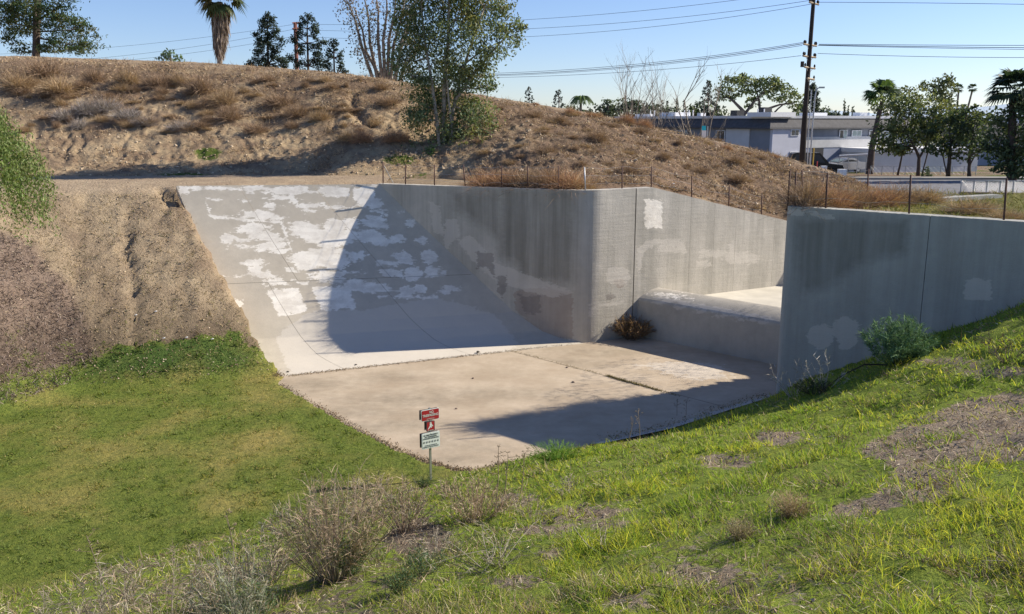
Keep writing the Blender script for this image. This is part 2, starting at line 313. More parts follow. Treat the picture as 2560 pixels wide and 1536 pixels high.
def pal(X, Y, Z, P, back):
    """dirt colour, grass colour, grass weight per vertex"""
    px, py = proj(X, Y, Z); n = fbm(X*.35, Y*.35, 4); n2 = fbm(X*1.3, Y*1.3, 4); n3 = fbm(X*.9-Y*.5, Y*.9+X*.5, 3)
    tan = np.array([.46,.365,.245]); brn = np.array([.29,.22,.155]); mauve = np.array([.26,.195,.16])
    k = np.clip(.35+.9*n+.5*n2, 0, 1)[..., None]; dc = tan*(1-k)+brn*k
    gc = np.tile(np.array([.155,.20,.045]), X.shape+(1,)); gw = np.zeros(X.shape)
    dr = d_right(X, Y)
    if not back:
        sR = ss(-.2, .6, dr)
        lawn = (1-ss(.15, 1.0, Z))*(1-sR)
        bf = field(px+25*n2, py+25*n3, [('p',[(-60,560),(60,600),(150,690),(215,800),(235,905),(170,960),(60,1010),(-60,1045)])])
        t = (ss(-1, .9, bf+.5*n2)*.85)[..., None]; dc = dc*(1-t)+mauve*t
        gw = lawn*1.15
        gf = field(px+35*n2, py+30*n3, [('p',[(205,1010),(215,925),(260,880),(330,855),(420,850),(500,845),(600,845),(650,910),(700,960),(560,1060),(250,1060)]),('p',[(-50,980),(120,960),(230,925),(250,1010),(-50,1060)])])
        gw = np.maximum(gw, ss(-.7, .3, gf+.35*n2)*(1-sR)*.95); dk = ss(-.6, .8, gf)[..., None]*(1-sR)[..., None]*ss(.05, .5, Z)[..., None]
        gc = gc*(1-dk)+np.array([.085,.145,.04])*dk
        gw = np.maximum(gw, (.22+.5*n2)*(1-sR)*ss(3.2, .8, Z)*(Z > .1))
        yl = np.clip(.12+1.4*n, 0, 1)[..., None]*lawn[..., None]; gc = gc*(1-yl)+np.array([.33,.285,.105])*yl
        shp = [('p',[(2050,1286),(2157,1243),(2243,1200),(2200,1140),(2136,1131),(2269,1059),(2414,1007),(2600,970),(2600,1140),(2436,1166),(2371,1243),(2243,1273),(2157,1294)]),
               ('e',1814,1153,70,17),('e',1943,1097,55,18),('e',1482,1284,80,11),('e',1530,1313,70,9),('e',1355,1327,55,11),('e',1282,1458,85,17),('e',1384,1396,42,18),('e',1046,1345,75,42),
               ('e',2380,905,70,7),('e',2480,930,80,12),('e',1750,1440,80,10),('e',1560,1500,60,10),('e',1290,1250,50,16)]
        mf = field(px+22*n2, py+14*n3, shp)
        gs = np.clip(.98+.45*n-.15, .5, 1.1)*(1-ss(-.55, .45, mf)*.78)
        gs = np.where((px < 1330) & (py > 1150), gs*(.72+.28*ss(900, 1330, px)), gs)
        gw = gw*(1-sR)+gs*sR
        gcr = np.array([.22,.29,.05])*(1+.0*n[..., None]); gc = gc*(1-sR[..., None])+gcr*sR[..., None]
        litter = np.array([.32,.26,.195]); dcr = litter*(1-k*.5)+np.array([.42,.34,.25])*k*.5; dcr = dcr*(.62+.38*ss(1000, 1500, px+.5*(1200-py)))[..., None]; dc = dc*(1-sR[..., None])+dcr*sR[..., None]
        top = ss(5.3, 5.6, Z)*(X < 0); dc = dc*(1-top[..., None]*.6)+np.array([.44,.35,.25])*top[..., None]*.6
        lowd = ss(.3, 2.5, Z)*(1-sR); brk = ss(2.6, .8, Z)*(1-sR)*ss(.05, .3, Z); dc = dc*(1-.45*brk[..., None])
    else:
        gw = np.where(X > 7.5, .35+.7*ss(9.5, 13, X)+.5*n2, .15+.4*n2)*ss(3.9, 5.2, Z); gc = np.tile(np.array([.16,.16,.045]), X.shape+(1,))
        dc = dc*.85
    return dc.reshape(-1, 3), gc.reshape(-1, 3), gw.ravel()
def ground_obj(name, mask, Z, back):
    F_ = Qall[mask]; used, inv = np.unique(F_, return_inverse=True); X = GX.ravel()[used]; Y = GY.ravel()[used]; z = Z.ravel()[used]
    dc, gc, gw = pal(X, Y, z, None, back)
    o = mk(name, np.stack([X, Y, z], 1), inv.reshape(-1, 4), M['ground'], smooth=True, cols={'dcol': dc, 'gcol': gc}, fl={'gw': gw}); tag(o, kind='structure'); return o
front = ~(inL | inR); dr_c = d_right(cx, cy); onslope = dr_c > 0
sideb = sdpoly(cx, cy, bank_toe+[(-60,-6),(-60,60),(8,60)]) < 0
G1 = ground_obj('lawn', front & ~onslope & ~sideb, ZF, False)
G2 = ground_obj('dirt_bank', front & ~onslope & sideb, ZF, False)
G3 = ground_obj('grass_slope', front & onslope, ZF, False)
G4 = ground_obj('ground_behind_walls', inL | inR, ZB, True)
# ---- the dam embankment: swept from its foot line to its crest and down the far side
fx = [-500,0,945,1100,1200,1320,1450,1590,1632,1700,1955,2060,2240]
foot = [(38.9,5.62),(38.9,5.62),(40.2,5.62),(40.2,5.6),(38.2,5.6),(34.9,5.58),(33.3,5.5),(33.85,5.45),(34.35,5.4),(35.2,5.0),(37.9,3.85),(38.2,4.0),(38.2,4.2)]
rx = [-500,0,120,549,859,1035,1232,1449,1656,1760,1915,2018,2100,2163,2240]
rid = [(60,140),(57,140),(56.5,141),(55,157),(53,181),(52,207),(50.5,243),(50,279),(49,326),(48,347),(46.5,383),(45,414),(43.5,440),(42,470),(41,492)]
pxs = np.linspace(-500, 2235, 640); Yf = np.interp(pxs, fx, [f[0] for f in foot]); zf = np.interp(pxs, fx, [f[1] for f in foot])
Yr = np.interp(pxs, rx, [r[0] for r in rid]); zr = np.array([aty(p, y, Y)[2] for p, y, Y in zip(pxs, np.interp(pxs, rx, [r[1] for r in rid]), Yr)])
ker = np.ones(25)/25; zr = np.convolve(np.pad(zr, 12, 'edge'), ker, 'valid'); Yr = np.convolve(np.pad(Yr, 12, 'edge'), ker, 'valid')
sl_ = (pxs-1280)/FPX/.992
ts = np.concatenate([[-.02,-.01], np.linspace(0, 1, 150), np.linspace(1.02, 2.2, 34)])
Tg = ts[:, None]; Yh = Yf+(Yr-Yf)*Tg; Xh = sl_*Yh
lf_ = ss(1000, 700, pxs)[None, :]; prof = np.where(Tg < 0, 0, np.where(Tg <= 1, (1-(1-np.clip(Tg, 0, 1))**1.32)*(1-lf_)+lf_*(.5*Tg+.5*(3*Tg**2-2*Tg**3)), 1-.9*(np.clip(Tg, 1, 9)-1)**1.25)); Zh = zf+(zr-zf)*prof
Zh = np.maximum(Zh, 3.0)
env = ss(0, .12, Tg)*(1-.78*ss(.72, 1.0, Tg))*np.ones_like(Yh)
Zh = Zh+env*(.13*fbm(Xh*.35, Yh*.35, 4)+.10*fbm(Xh*1.2, Yh*1.2, 4)+.08*fbm(Xh*3.4, Yh*3.4, 3))
Zh = Zh-env*.13*np.abs(fbm(Xh*1.3+Yh*.5+1.2*fbm(Xh*.3,Yh*.3,2), Yh*.22, 3))*ss(.75, .35, Tg)*ss(8, -4, Xh)
Zh = Zh+env*.17*fbm(Xh*.35+Yh*.1, Yh*1.2+Xh*.42, 3)*ss(-4, 6, Xh)
gd1 = dline(Xh+.2*fbm(Xh*2, Yh*2, 2), Yh, [(-8.6,49.0),(-8.2,46.8),(-7.0,45)]); Zh -= .25*np.exp(-(gd1/.25)**2)
Zh = np.where(Tg < 0, Zh-.3*(-Tg/.02)-.02, Zh)
nyh, nxh = Zh.shape; a, b_ = np.meshgrid(np.arange(nxh-1), np.arange(nyh-1)); q0 = (b_*nxh+a).ravel()
pxh, pyh = proj(Xh, Yh, Zh); n1 = fbm(Xh*.3, Yh*.45, 4); n2 = fbm(Xh*1.1, Yh*1.4, 4); n3 = fbm(Xh*.5+Yh*.2, Yh*1.8+Xh*.6, 3)
tan = np.array([.46,.355,.225]); brn = np.array([.215,.155,.105]); red = np.array([.25,.17,.115])
k = np.clip(.25+.5*ss(.42, .7, Tg)+.95*ss(-4, 4, Xh)+.9*n1+.6*n2, 0, 1)[..., None]
dch = tan*(1-k)+brn*k; k2 = np.clip(1.2*n3+.25*ss(-2, 6, Xh), 0, .75)[..., None]; dch = dch*(1-k2)+red*k2
crest = (ss(.86, .97, Tg)*np.ones_like(Xh)*.6)[..., None]; dch = dch*(1-crest)+np.array([.46,.36,.25])*crest
gwh = np.full(Xh.shape, -.3)+.75*ss(.14, .02, Tg)*ss(2, -2, Xh)*(.6+n2); gf = field(pxh+10*n2, pyh+6*n3, [('e',520,385,30,14),('e',1000,400,34,12),('e',460,440,60,8)]); gwh = np.maximum(gwh, ss(-.6, .5, gf))
hill = mk('embankment', np.stack([Xh, Yh, Zh], -1).reshape(-1, 3), np.stack([q0, q0+1, q0+nxh+1, q0+nxh], 1), M['ground'], smooth=True,
          cols={'dcol': dch.reshape(-1, 3), 'gcol': np.tile([.09,.13,.03], (Xh.size, 1))}, fl={'gw': gwh.ravel()}); tag(hill, kind='structure')
# ---- far ground: street level land out to the horizon
fxs = np.concatenate([-np.geomspace(3000, 80, 20), np.linspace(-75, 75, 101), np.geomspace(80, 3000, 20)]); fys = np.concatenate([np.linspace(40, 110, 60), np.geomspace(113, 6000, 40)])
FX_, FY_ = np.meshgrid(fxs, fys); fz = np.interp(FY_, [40,50,70,92,130,6000], [3.5,3.98,3.72,3.0,2.6,2.6])+.0*FX_
fz = fz+.10*fbm(FX_*.15, FY_*.15, 3)*ss(72, 78, FY_)*ss(96, 88, FY_); a, b_ = np.meshgrid(np.arange(len(fxs)-1), np.arange(len(fys)-1)); q0 = (b_*len(fxs)+a).ravel()
nf_ = fbm(FX_*.2, FY_*.2, 3); far = mk('far_ground', np.stack([FX_, FY_, fz-.03], -1).reshape(-1, 3), np.stack([q0, q0+1, q0+len(fxs)+1, q0+len(fxs)], 1), M['ground'], smooth=True,
          cols={'dcol': np.tile([.24,.18,.13], (FX_.size, 1)), 'gcol': np.tile([.11,.13,.04], (FX_.size, 1))}, fl={'gw': (.35+1.2*nf_).ravel()}); tag(far, kind='structure')
def far_z(Y): return float(np.interp(Y, [40,50,70,92,130,6000], [3.5,3.98,3.72,3.0,2.6,2.6]))
M['asphalt'] = plain('asphalt', (.13,.135,.15), .9, var=.2, sc=1.5, bump=.3); M['sidewalk'] = plain('sidewalk', (.25,.24,.225), .9, var=.12, sc=2)
def strip(name, Y0, Y1, mat, dz, x0=5, x1=75, kind='structure'):
    xs = np.linspace(x0, x1, 30); ys = np.linspace(Y0, Y1, 9); X, Y = np.meshgrid(xs, ys); Z = np.interp(Y, [40,50,70,92,130,6000], [3.5,3.98,3.72,3.0,2.6,2.6])+dz
    a, b_ = np.meshgrid(np.arange(29), np.arange(8)); q = (b_*30+a).ravel(); o = mk(name, np.stack([X, Y, Z], -1).reshape(-1, 3), np.stack([q, q+1, q+31, q+30], 1), mat, cols={'Col': np.ones((270, 3))}); return tag(o, kind=kind)
strip('road', 50, 67.5, M['asphalt'], .0)
kb = MB(); kb.box((5, 67.5, 3.5), (75, 67.75, 3.9)); tag(kb.build('kerb', M['sidewalk']), kind='structure')
strip('pavement', 67.75, 69.8, M['sidewalk'], .13)
# ---- concrete: apron slabs, floor slabs, walls, weir
def R4(*p): return [(400+x/2.748, 420+y/2.748) for x, y in p]
def E4(*p): return [('e', 400+x/2.748, 420+y/2.748, a/2.748, c/2.748) for x, y, a, c in p]
apron_white = [('p', R4((122,125),(150,122),(560,135),(560,155),(200,152),(195,178),(135,178))), ('p', R4((568,122),(700,120),(730,150),(650,160),(648,178),(600,175))), ('e', 400+860/2.748, 420+155/2.748, 62, 11), ('p', R4((735,150),(1020,140),(1000,160),(830,185),(760,180))),
  ('p', R4((1072,150),(1130,120),(1300,140),(1300,195),(1160,200),(1075,175))), ('p', R4((1325,135),(1480,115),(1475,200),(1420,270),(1370,262),(1325,215))), ('l', R4((315,232),(350,335),(550,352),(830,372),(905,575)), 3.2), ('l', R4((380,750),(620,738)), 1.4), ('l', R4((905,775),(1010,800)), 2.5),
  ('p', R4((725,832),(800,835),(950,828),(1015,990),(815,1015),(790,970))), ('p', R4((1040,815),(1285,808),(1350,967),(1110,972))), ('p', R4((865,685),(910,680),(935,715),(880,722)))]
apron_white += E4((755,262,48,22),(700,320,85,36),(650,320,100,24),(800,345,50,16),(660,405,115,28),(620,430,105,26),(460,487,55,36),(560,495,70,12),(720,470,120,32),(790,492,80,20),(785,530,100,36),(600,545,85,13),(700,560,70,12),(830,570,65,20),
  (640,652,78,26),(655,700,48,30),(680,730,70,26),(735,742,60,18),(780,782,68,26),(830,792,60,12),(530,940,40,40),(560,930,14,26),(1050,620,170,55),(1130,590,165,42),(1200,640,115,55),(1000,660,90,42),(960,390,70,28),(1010,430,110,50),(1110,470,130,50),(1200,400,85,50),(1250,470,140,46),
  (1170,520,90,30),(1300,380,70,40),(1050,258,100,15),(1190,270,80,12),(1030,298,36,12),(850,205,95,18),(920,225,30,20),(570,225,28,7),(360,217,26,5),(1200,725,160,20),(1120,755,78,28),(1200,770,60,22),(1330,610,40,36),(1380,600,30,30),
  (1470,245,60,38),(1500,300,50,16),(1470,370,85,42),(1520,400,50,24),(1440,470,95,46),(1510,500,60,40),(1620,490,62,26),(1560,322,27,15),(1660,295,25,12),(1800,500,42,26),(1720,378,40,30),(1660,605,60,30),(1700,640,60,22),(1850,612,62,46),(1580,655,70,20),(1510,650,32,22),(1590,720,85,32),(1740,730,68,50),
  (1870,712,55,40),(1930,722,30,12),(1340,805,70,46),(1440,820,90,40),(1520,825,70,36),(1700,855,62,40),(1785,838,42,36),(1990,830,65,22),(1960,850,50,22),(1400,600,55,16))
apron_white += [('l', R4((1510,885),(1620,882),(1780,890),(1900,885)), 3)]
apron_light = [('p', R4((830,1130),(1010,1000),(1110,975),(1400,975),(1900,890),(2300,1000),(2460,1200),(2400,1260),(1500,1380),(900,1440),(800,1180)))]
M['conc_plain'] = plain('weathered_concrete', (.36,.35,.32), .9, var=.2, sc=3, bump=.3); M['conc_pale'] = plain('pale_concrete', (.52,.49,.42), .9, var=.12, sc=1.2, bump=.2)
def concrete_grid(name, X, Y, Z, mat, parent, fields, kind=None):
    ny_, nx_ = X.shape; a, b_ = np.meshgrid(np.arange(nx_-1), np.arange(ny_-1)); q = (b_*nx_+a).ravel(); px, py = proj(X, Y, Z)
    fl = {k: np.full(X.size, -1.0) for k in ('pw','pg','pm','pk','pd')}
    for k, s in fields.items(): fl[k] = field(px.ravel(), py.ravel(), s)
    o = mk(name, np.stack([X, Y, Z], -1).reshape(-1, 3), np.stack([q, q+1, q+nx_+1, q+nx_], 1), mat, parent, smooth=True, fl=fl, cols={'Col': np.ones((X.size, 3))})
    return tag(o, kind=kind) if kind else o
def apron_slab(u0, u1, z0, z1, root):
    zs = np.concatenate([np.linspace(z0, min(z1, .6), 14)[:-1], np.linspace(min(z1, .6), z1, max(4, int((z1-z0)/.035)))]) if z0 < .5 else np.linspace(z0, z1, int((z1-z0)/.035))
    us = np.linspace(u0, u1, max(8, int((u1-u0)*230))); Zg, Ug = np.meshgrid(zs, us, indexing='ij'); lx, ly = edge_at(Ledge, Zg); wx, wy = edge_at(Wedge, Zg); wx = wx+.12; wy = wy-.02
    X = lx+(wx-lx)*Ug; Y = ly+(wy-ly)*Ug; Zz = Zg+.005*pn(X*.8, Y*.8)
    return concrete_grid('slab', X, Y, Zz, M['apron'], root, {'pw': apron_white, 'pg': apron_light})
ap = tag(empty('spillway_apron', (-7.4,27.7,0)), kind='structure')
jz = 2.32
for (z0, z1, us_) in ((.004, jz-.004, (0,.185,.60,1)), (jz+.004, 5.69, (0,.30,.66,1))):
    for u0, u1 in zip(us_[:-1], us_[1:]): apron_slab(u0+.0006, u1-.0006, z0, z1, ap)
for o in ap.children: o.location = -Vector(ap.location)
eb = MB(); LE = np.array(Ledge)[::-1]                                     # slab edge seen where the dirt washed away, and joint filler beneath
for i in range(len(LE)-1):
    p, q = LE[i], LE[i+1]; eb.add([p-[.0,0,.004], q-[.0,0,.004], q-[0,0,.22], p-[0,0,.22]], Q=[(0,1,2,3)])
lx, ly = edge_at(Ledge, jz); wx, wy = edge_at(Wedge, jz); l2 = edge_at(Ledge, jz-.15); w2 = edge_at(Wedge, jz-.15); l3 = edge_at(Ledge, jz+.15); w3 = edge_at(Wedge, jz+.15)
o = eb.build('slab_edge', M['conc_plain'], ap); o.location = -Vector(ap.location)
M['joint'] = plain('joint_filler', (.07,.06,.05), .95)
def under(pts, name, parent, mat=None):
    o = mk(name, pts, np.array([[0,1,2,3]]), mat or M['joint'], parent, cols={'Col': np.ones((4,3))}); o.location = -Vector(parent.location) if parent else (0,0,0); return o
under([(l2[0],l2[1],jz-.18),(w2[0],w2[1],jz-.18),(w3[0],w3[1],jz+.11),(l3[0],l3[1],jz+.11)], 'joint_filler', ap)
# floor: three slabs cut by the joint that starts at the apron toe
from mathutils.geometry import delaunay_2d_cdt
def clip_half(P, p, n):                               # keep the side where (x-p).n > 0
    out = []
    for i in range(len(P)):
        a, b = P[i], P[(i+1) % len(P)]; da = (a[0]-p[0])*n[0]+(a[1]-p[1])*n[1]; db = (b[0]-p[0])*n[0]+(b[1]-p[1])*n[1]
        if da >= 0: out.append(a)
        if da*db < 0: t = da/(da-db); out.append((a[0]+(b[0]-a[0])*t, a[1]+(b[1]-a[1])*t))
    return out
fl_root = tag(empty('channel_floor', (2,27,0)), kind='structure')
fw = [(x, y) for x, y in [(-3.2,20.2)]]
big = [(-8.2,28.3),(-9,24.5),(-5.9,21.0),(-2.0,18.6),(1.0,19.2),(5.0,21.8),(8.9,25.2),(8.6,26.3),(12.6,27.6),(8.9,30.3),(5.4,33.5),(2.7,32.6)]
J1 = (atz(1268, 876)[:2], atz(1560, 952)[:2]); J1b = atz(1740, 1010)[:2]
def slab_poly(P, zc, fields):
    n = len(P); pts = [Vector(p) for p in P]; xs = np.arange(min(p[0] for p in P), max(p[0] for p in P), .28); ys = np.arange(min(p[1] for p in P), max(p[1] for p in P), .28)
    Xg, Yg = np.meshgrid(xs, ys); s = sdpoly(Xg, Yg, P) < -.06
    pts += [Vector((x, y)) for x, y in zip(Xg[s], Yg[s])]
    r = delaunay_2d_cdt(pts, [(i, (i+1) % n) for i in range(n)], [], 1, 1e-6); V = np.array([(v[0], v[1], zc) for v in r[0]])
    V[:, 2] += .006*pn(V[:, 0]*.5, V[:, 1]*.5); px, py = proj(V[:, 0], V[:, 1], V[:, 2]); fl = {k: np.full(len(V), -1.0) for k in ('pw','pg','pm','pk','pd')}
    for k, sh in fields.items(): fl[k] = field(px, py, sh)
    o = mk('slab', V, np.array([list(f) for f in r[2] if len(f) == 3]), M['floor'], fl_root, smooth=True, fl=fl, cols={'Col': np.ones((len(V), 3))}); o.location = -Vector(fl_root.location); return o
ju = unit(J1[0], J1[1]); jn = (-ju[1], ju[0]); g_ = .012
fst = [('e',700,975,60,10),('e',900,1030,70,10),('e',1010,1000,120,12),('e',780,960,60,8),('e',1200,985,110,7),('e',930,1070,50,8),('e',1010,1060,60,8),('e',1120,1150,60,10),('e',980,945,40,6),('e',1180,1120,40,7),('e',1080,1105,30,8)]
ffields = {'pd': [('e',1500,880,60,5),('e',1420,905,50,5)], 'pg': [('e',1730,925,85,14),('e',1690,915,90,9),('e',1760,940,70,9)]}
slab_poly(clip_half(big, (J1[0][0]+jn[0]*g_, J1[0][1]+jn[1]*g_), jn), 0, ffields)
low = clip_half(big, (J1[0][0]-jn[0]*g_, J1[0][1]-jn[1]*g_), (-jn[0], -jn[1]))
cr = (atz(830, 1030)[:2], atz(1745, 1012)[:2]); cu = unit(atz(900,1075)[:2], atz(1760,1002)[:2]); c0 = atz(1760,1012)[:2]; cn = (-cu[1], cu[0])
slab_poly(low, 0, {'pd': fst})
under([(-9.5,18,-.06),(12.5,18,-.06),(12.5,34,-.06),(-9.5,34,-.06)], 'slab_bed', fl_root)
# toe kerb of the slope
tk = MB(); tp = [(2.0,21.2)]+toe[2:5]+[(7.6,25.2)]; u = unit(toe[1], toe[4]); nn = (u[1], -u[0])
for p, q in zip(tp[:-1], tp[1:]):
    tk.add([(p[0]-nn[0]*.05,p[1]-nn[1]*.05,.0),(q[0]-nn[0]*.05,q[1]-nn[1]*.05,.0),(q[0]-nn[0]*.04,q[1]-nn[1]*.04,.12),(p[0]-nn[0]*.04,p[1]-nn[1]*.04,.12),(q[0]+nn[0]*.5,q[1]+nn[1]*.5,.30),(p[0]+nn[0]*.5,p[1]+nn[1]*.5,.30)], Q=[(0,1,2,3),(3,2,4,5)])
tag(tk.build('toe_kerb', M['conc_plain']), kind='structure')
# upper channel floor beyond the weir
uf = MB(); uf.add([(4.9,33.5,1.30),(11.1,27.6,1.30),(26,36.2,1.1),(22,44,1.1)], Q=[(0,1,2,3)]); tag(uf.build('upper_channel_floor', M['conc_pale']), kind='structure')
ul = MB(); ul.add([onp(1779,742,CO,LD)+Vector((.0,-.02,.0)), (7.5,33.2,1.306), (24,39.6,1.25),(24,41.7,1.25)], Q=[(0,1,2,3)])
# walls
def wall_panel(root, P, ztop, z0, mat, fields, thick=.4, step=.055, nose=None):
    P = np.array(P, float); seg = np.linalg.norm(np.diff(P, axis=0), axis=1); L = np.concatenate([[0], np.cumsum(seg)]); m = max(3, int(L[-1]/step)); s = np.linspace(0, L[-1], m)
    x = np.interp(s, L, P[:, 0]); y = np.interp(s, L, P[:, 1]); zt = ztop(x, y)+.010*pn(x*3, y*3+1)+.006*pn(x*9, y*9); k = max(3, int((zt.max()-z0)/step)); v = np.linspace(0, 1, k)[:, None]
    X = np.tile(x, (k, 1)); Y = np.tile(y, (k, 1)); Z = z0+(zt-z0)*v; T = np.gradient(np.stack([x, y], 1), axis=0); T /= np.linalg.norm(T, axis=1)[:, None]; nx_, ny_ = -T[:, 1], T[:, 0]
    px, py = proj(X, Y, Z); fl = {q: np.full(X.size, -1.0) for q in ('pw','pg','pm','pk','pd')}
    for q, sh in fields.items(): fl[q] = field(px.ravel(), py.ravel(), sh)
    V = [np.stack([X, Y, Z], -1).reshape(-1, 3)]; a, b_ = np.meshgrid(np.arange(m-1), np.arange(k-1)); q = (b_*m+a).ravel(); Q = [np.stack([q, q+1, q+m+1, q+m], 1)]
    B0 = k*m; xb = x+nx_*thick; yb = y+ny_*thick; V.append(np.stack([x, y, zt+.004], 1)); V.append(np.stack([xb, yb, zt+.004], 1)); V.append(np.stack([xb, yb, np.full(m, z0)], 1))
    i = np.arange(m-1); top = np.arange(m)+(k-1)*m; Q.append(np.stack([top[i], top[i+1], B0+m+i+1, B0+m+i], 1)); Q.append(np.stack([B0+m+i, B0+m+i+1, B0+2*m+i+1, B0+2*m+i], 1))
    for e in (0, m-1):                            # end faces
        n0 = len(np.concatenate(V)); V.append(np.array([(x[e],y[e],z0),(x[e],y[e],zt[e]),(xb[e],yb[e],zt[e]),(xb[e],yb[e],z0)])); Q.append(np.array([[n0,n0+1,n0+2,n0+3]]))
    V = np.concatenate(V); fl = {q_: np.concatenate([f, np.full(len(V)-len(f), -1.0)]) for q_, f in fl.items()}
    o = mk('panel', V, np.concatenate(Q), mat, root, smooth=False, fl=fl, cols={'Col': np.ones((len(V), 3))}); o.location = -Vector(root.location); return o
def bez(a, c, b, n=12): return [((1-t)**2*a[0]+2*t*(1-t)*c[0]+t*t*b[0], (1-t)**2*a[1]+2*t*(1-t)*c[1]+t*t*b[1]) for t in np.linspace(0, 1, n)]
flat = lambda x, y: np.full(np.shape(x), ZT); flatR = lambda x, y: np.full(np.shape(x), ZR)
uW = unit(W0, CO); uL = unit(CO, LD); pa = (CO[0]-uW[0]*.75, CO[1]-uW[1]*.75); pb = (CO[0]+uL[0]*.75, CO[1]+uL[1]*.75)
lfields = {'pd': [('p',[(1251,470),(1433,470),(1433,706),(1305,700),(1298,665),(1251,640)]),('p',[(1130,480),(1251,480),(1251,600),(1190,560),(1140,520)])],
  'pm': [('p',[(1284,727),(1353,717),(1404,724),(1432,735),(1434,851),(1375,844),(1338,822),(1287,775)]),('e',1548,708,14,12)],
  'pk': [('p',[(1193,629),(1233,635),(1237,696),(1215,667),(1193,671)]),('p',[(1244,691),(1266,693),(1266,722),(1255,747),(1244,729)]),('p',[(1296,738),(1350,740),(1350,783),(1310,782)]),('e',1525,742,12,8)],
  'pw': [('p',[(1613,500),(1655,501),(1654,570),(1611,571)])],
  'pg': [('p',[(1073,505),(1099,515),(1110,591),(1084,580)]),('p',[(1112,545),(1140,550),(1152,592),(1135,600),(1110,640)]),('p',[(1140,600),(1180,590),(1240,655),(1300,680),(1433,730),(1380,745),(1290,720),(1230,700),(1180,650)]),
         ('p',[(1590,640),(1600,615),(1625,598),(1700,600),(1725,640),(1690,620),(1640,610),(1612,630),(1595,690)]),('p',[(1738,652),(1779,655),(1778,668),(1740,668)]),('e',1780,635,40,10),('e',1830,625,8,18),('p',[(1480,765),(1560,748),(1560,760),(1485,772)]),('e',1545,690,30,24),('p',[(1472,760),(1480,760),(1482,790),(1472,790)]),
         ('e',1855,645,45,16),('e',1672,622,30,10)]}
lw = tag(empty('concrete_wall', (*CO, 0)), 'long grey concrete wing wall with rounded nose, stained dark left of it and sunlit right of it', 'wall')
def on_line(px, p, q): v = onp(px, 600, p, q); return (v[0], v[1])
cuts = [W0]+[on_line(x, W0, CO) for x in (1137, 1252)]
for a_, b2 in zip(cuts[:-1], cuts[1:]): wall_panel(lw, [along(a_, b2, .0006), along(a_, b2, .9994)], flat, -.2, M['wall_l'], lfields)
pts = [cuts[-1], pa]+bez(pa, CO, pb)[1:]; j1 = on_line(1587, CO, LD); wall_panel(lw, pts+[along(pb, j1, .985)], flat, -.2, M['wall_l'], lfields)
ctop = lambda x, y: np.clip(ZT-(x-5.35)*.267, 3.3, ZT)
cc = [j1]+[on_line(x, CO, LD) for x in (1725, 1784, 1838, 1935)]+[(20, 31.95+.6*17.3)]
for i_, (a_, b2) in enumerate(zip(cc[:-1], cc[1:])):
    u_ = unit(a_, b2); g1 = .03 if i_ == 0 else .004; wall_panel(lw, [(a_[0]+u_[0]*g1, a_[1]+u_[1]*g1), (b2[0]-u_[0]*.004, b2[1]-u_[1]*.004)], ctop, -.2, M['wall_l'], lfields)
core = MB()                                       # dark joint filler just behind the faces
for P_, tp_ in (([W0, (CO[0]-uW[0]*1.4, CO[1]-uW[1]*1.4)], flat), ([(CO[0]+uL[0]*1.1, CO[1]+uL[1]*1.1), (20, 42.33)], ctop)):
    (a_, b2) = wall_off(P_[0], P_[1], .13)
    for k_ in range(24):
        p = along(a_, b2, k_/24); q = along(a_, b2, (k_+1)/24); core.add([(*p, -.1), (*q, -.1), (*q, float(tp_(q[0], 0))-.02), (*p, float(tp_(p[0], 0))-.02)], Q=[(0,1,2,3)])
o = core.build('joint_filler', M['joint'], lw); o.location = -Vector(lw.location)
def R6(*p): return [(1900+x/2.65, 420+y/2.65) for x, y in p]
rfields = {'pg': [('e',2051,841,33,32),('e',2113,822,36,28),('e',2118,850,25,26),('p',R6((170,262),(500,320),(510,345),(380,330),(300,300),(240,325),(175,320))),('p',R6((1350,735),(1535,740),(1535,880),(1350,875)))],
  'pw': [('p',[(1930,676),(1943,684),(1957,690),(1951,786),(1930,780)])], 'pd': [('p',R6((235,350),(520,330),(980,350),(960,560),(640,640),(430,800),(250,820)))]}
rw = tag(empty('concrete_wall', (*N, 0)), 'shaded grey concrete wing wall above the grass slope with two pale round patches', 'wall')
uA = unit(N, AE); uB = unit(N, BE); ra = (N[0]+uA[0]*.45, N[1]+uA[1]*.45); rb = (N[0]+uB[0]*.45, N[1]+uB[1]*.45); cn_ = (N[0]-.06, N[1]-.0)
jr = on_line(2320, N, AE); far_end = (N[0]+uA[0]*14, N[1]+uA[1]*14)
pw_ = bez((N[0]+uB[0]*.45, N[1]+uB[1]*.45), cn_, ra)
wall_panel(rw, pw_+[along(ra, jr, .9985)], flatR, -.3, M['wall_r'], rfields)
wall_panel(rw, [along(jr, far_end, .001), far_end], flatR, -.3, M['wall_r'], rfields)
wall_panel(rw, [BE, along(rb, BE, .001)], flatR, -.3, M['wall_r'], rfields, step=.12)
core = MB(); (a_, b2) = wall_off(ra, far_end, .13); core.add([(*a_, -.1), (*b2, -.1), (*b2, ZR-.02), (*a_, ZR-.02)], Q=[(0,1,2,3)]); o = core.build('joint_filler', M['joint'], rw); o.location = -Vector(rw.location)
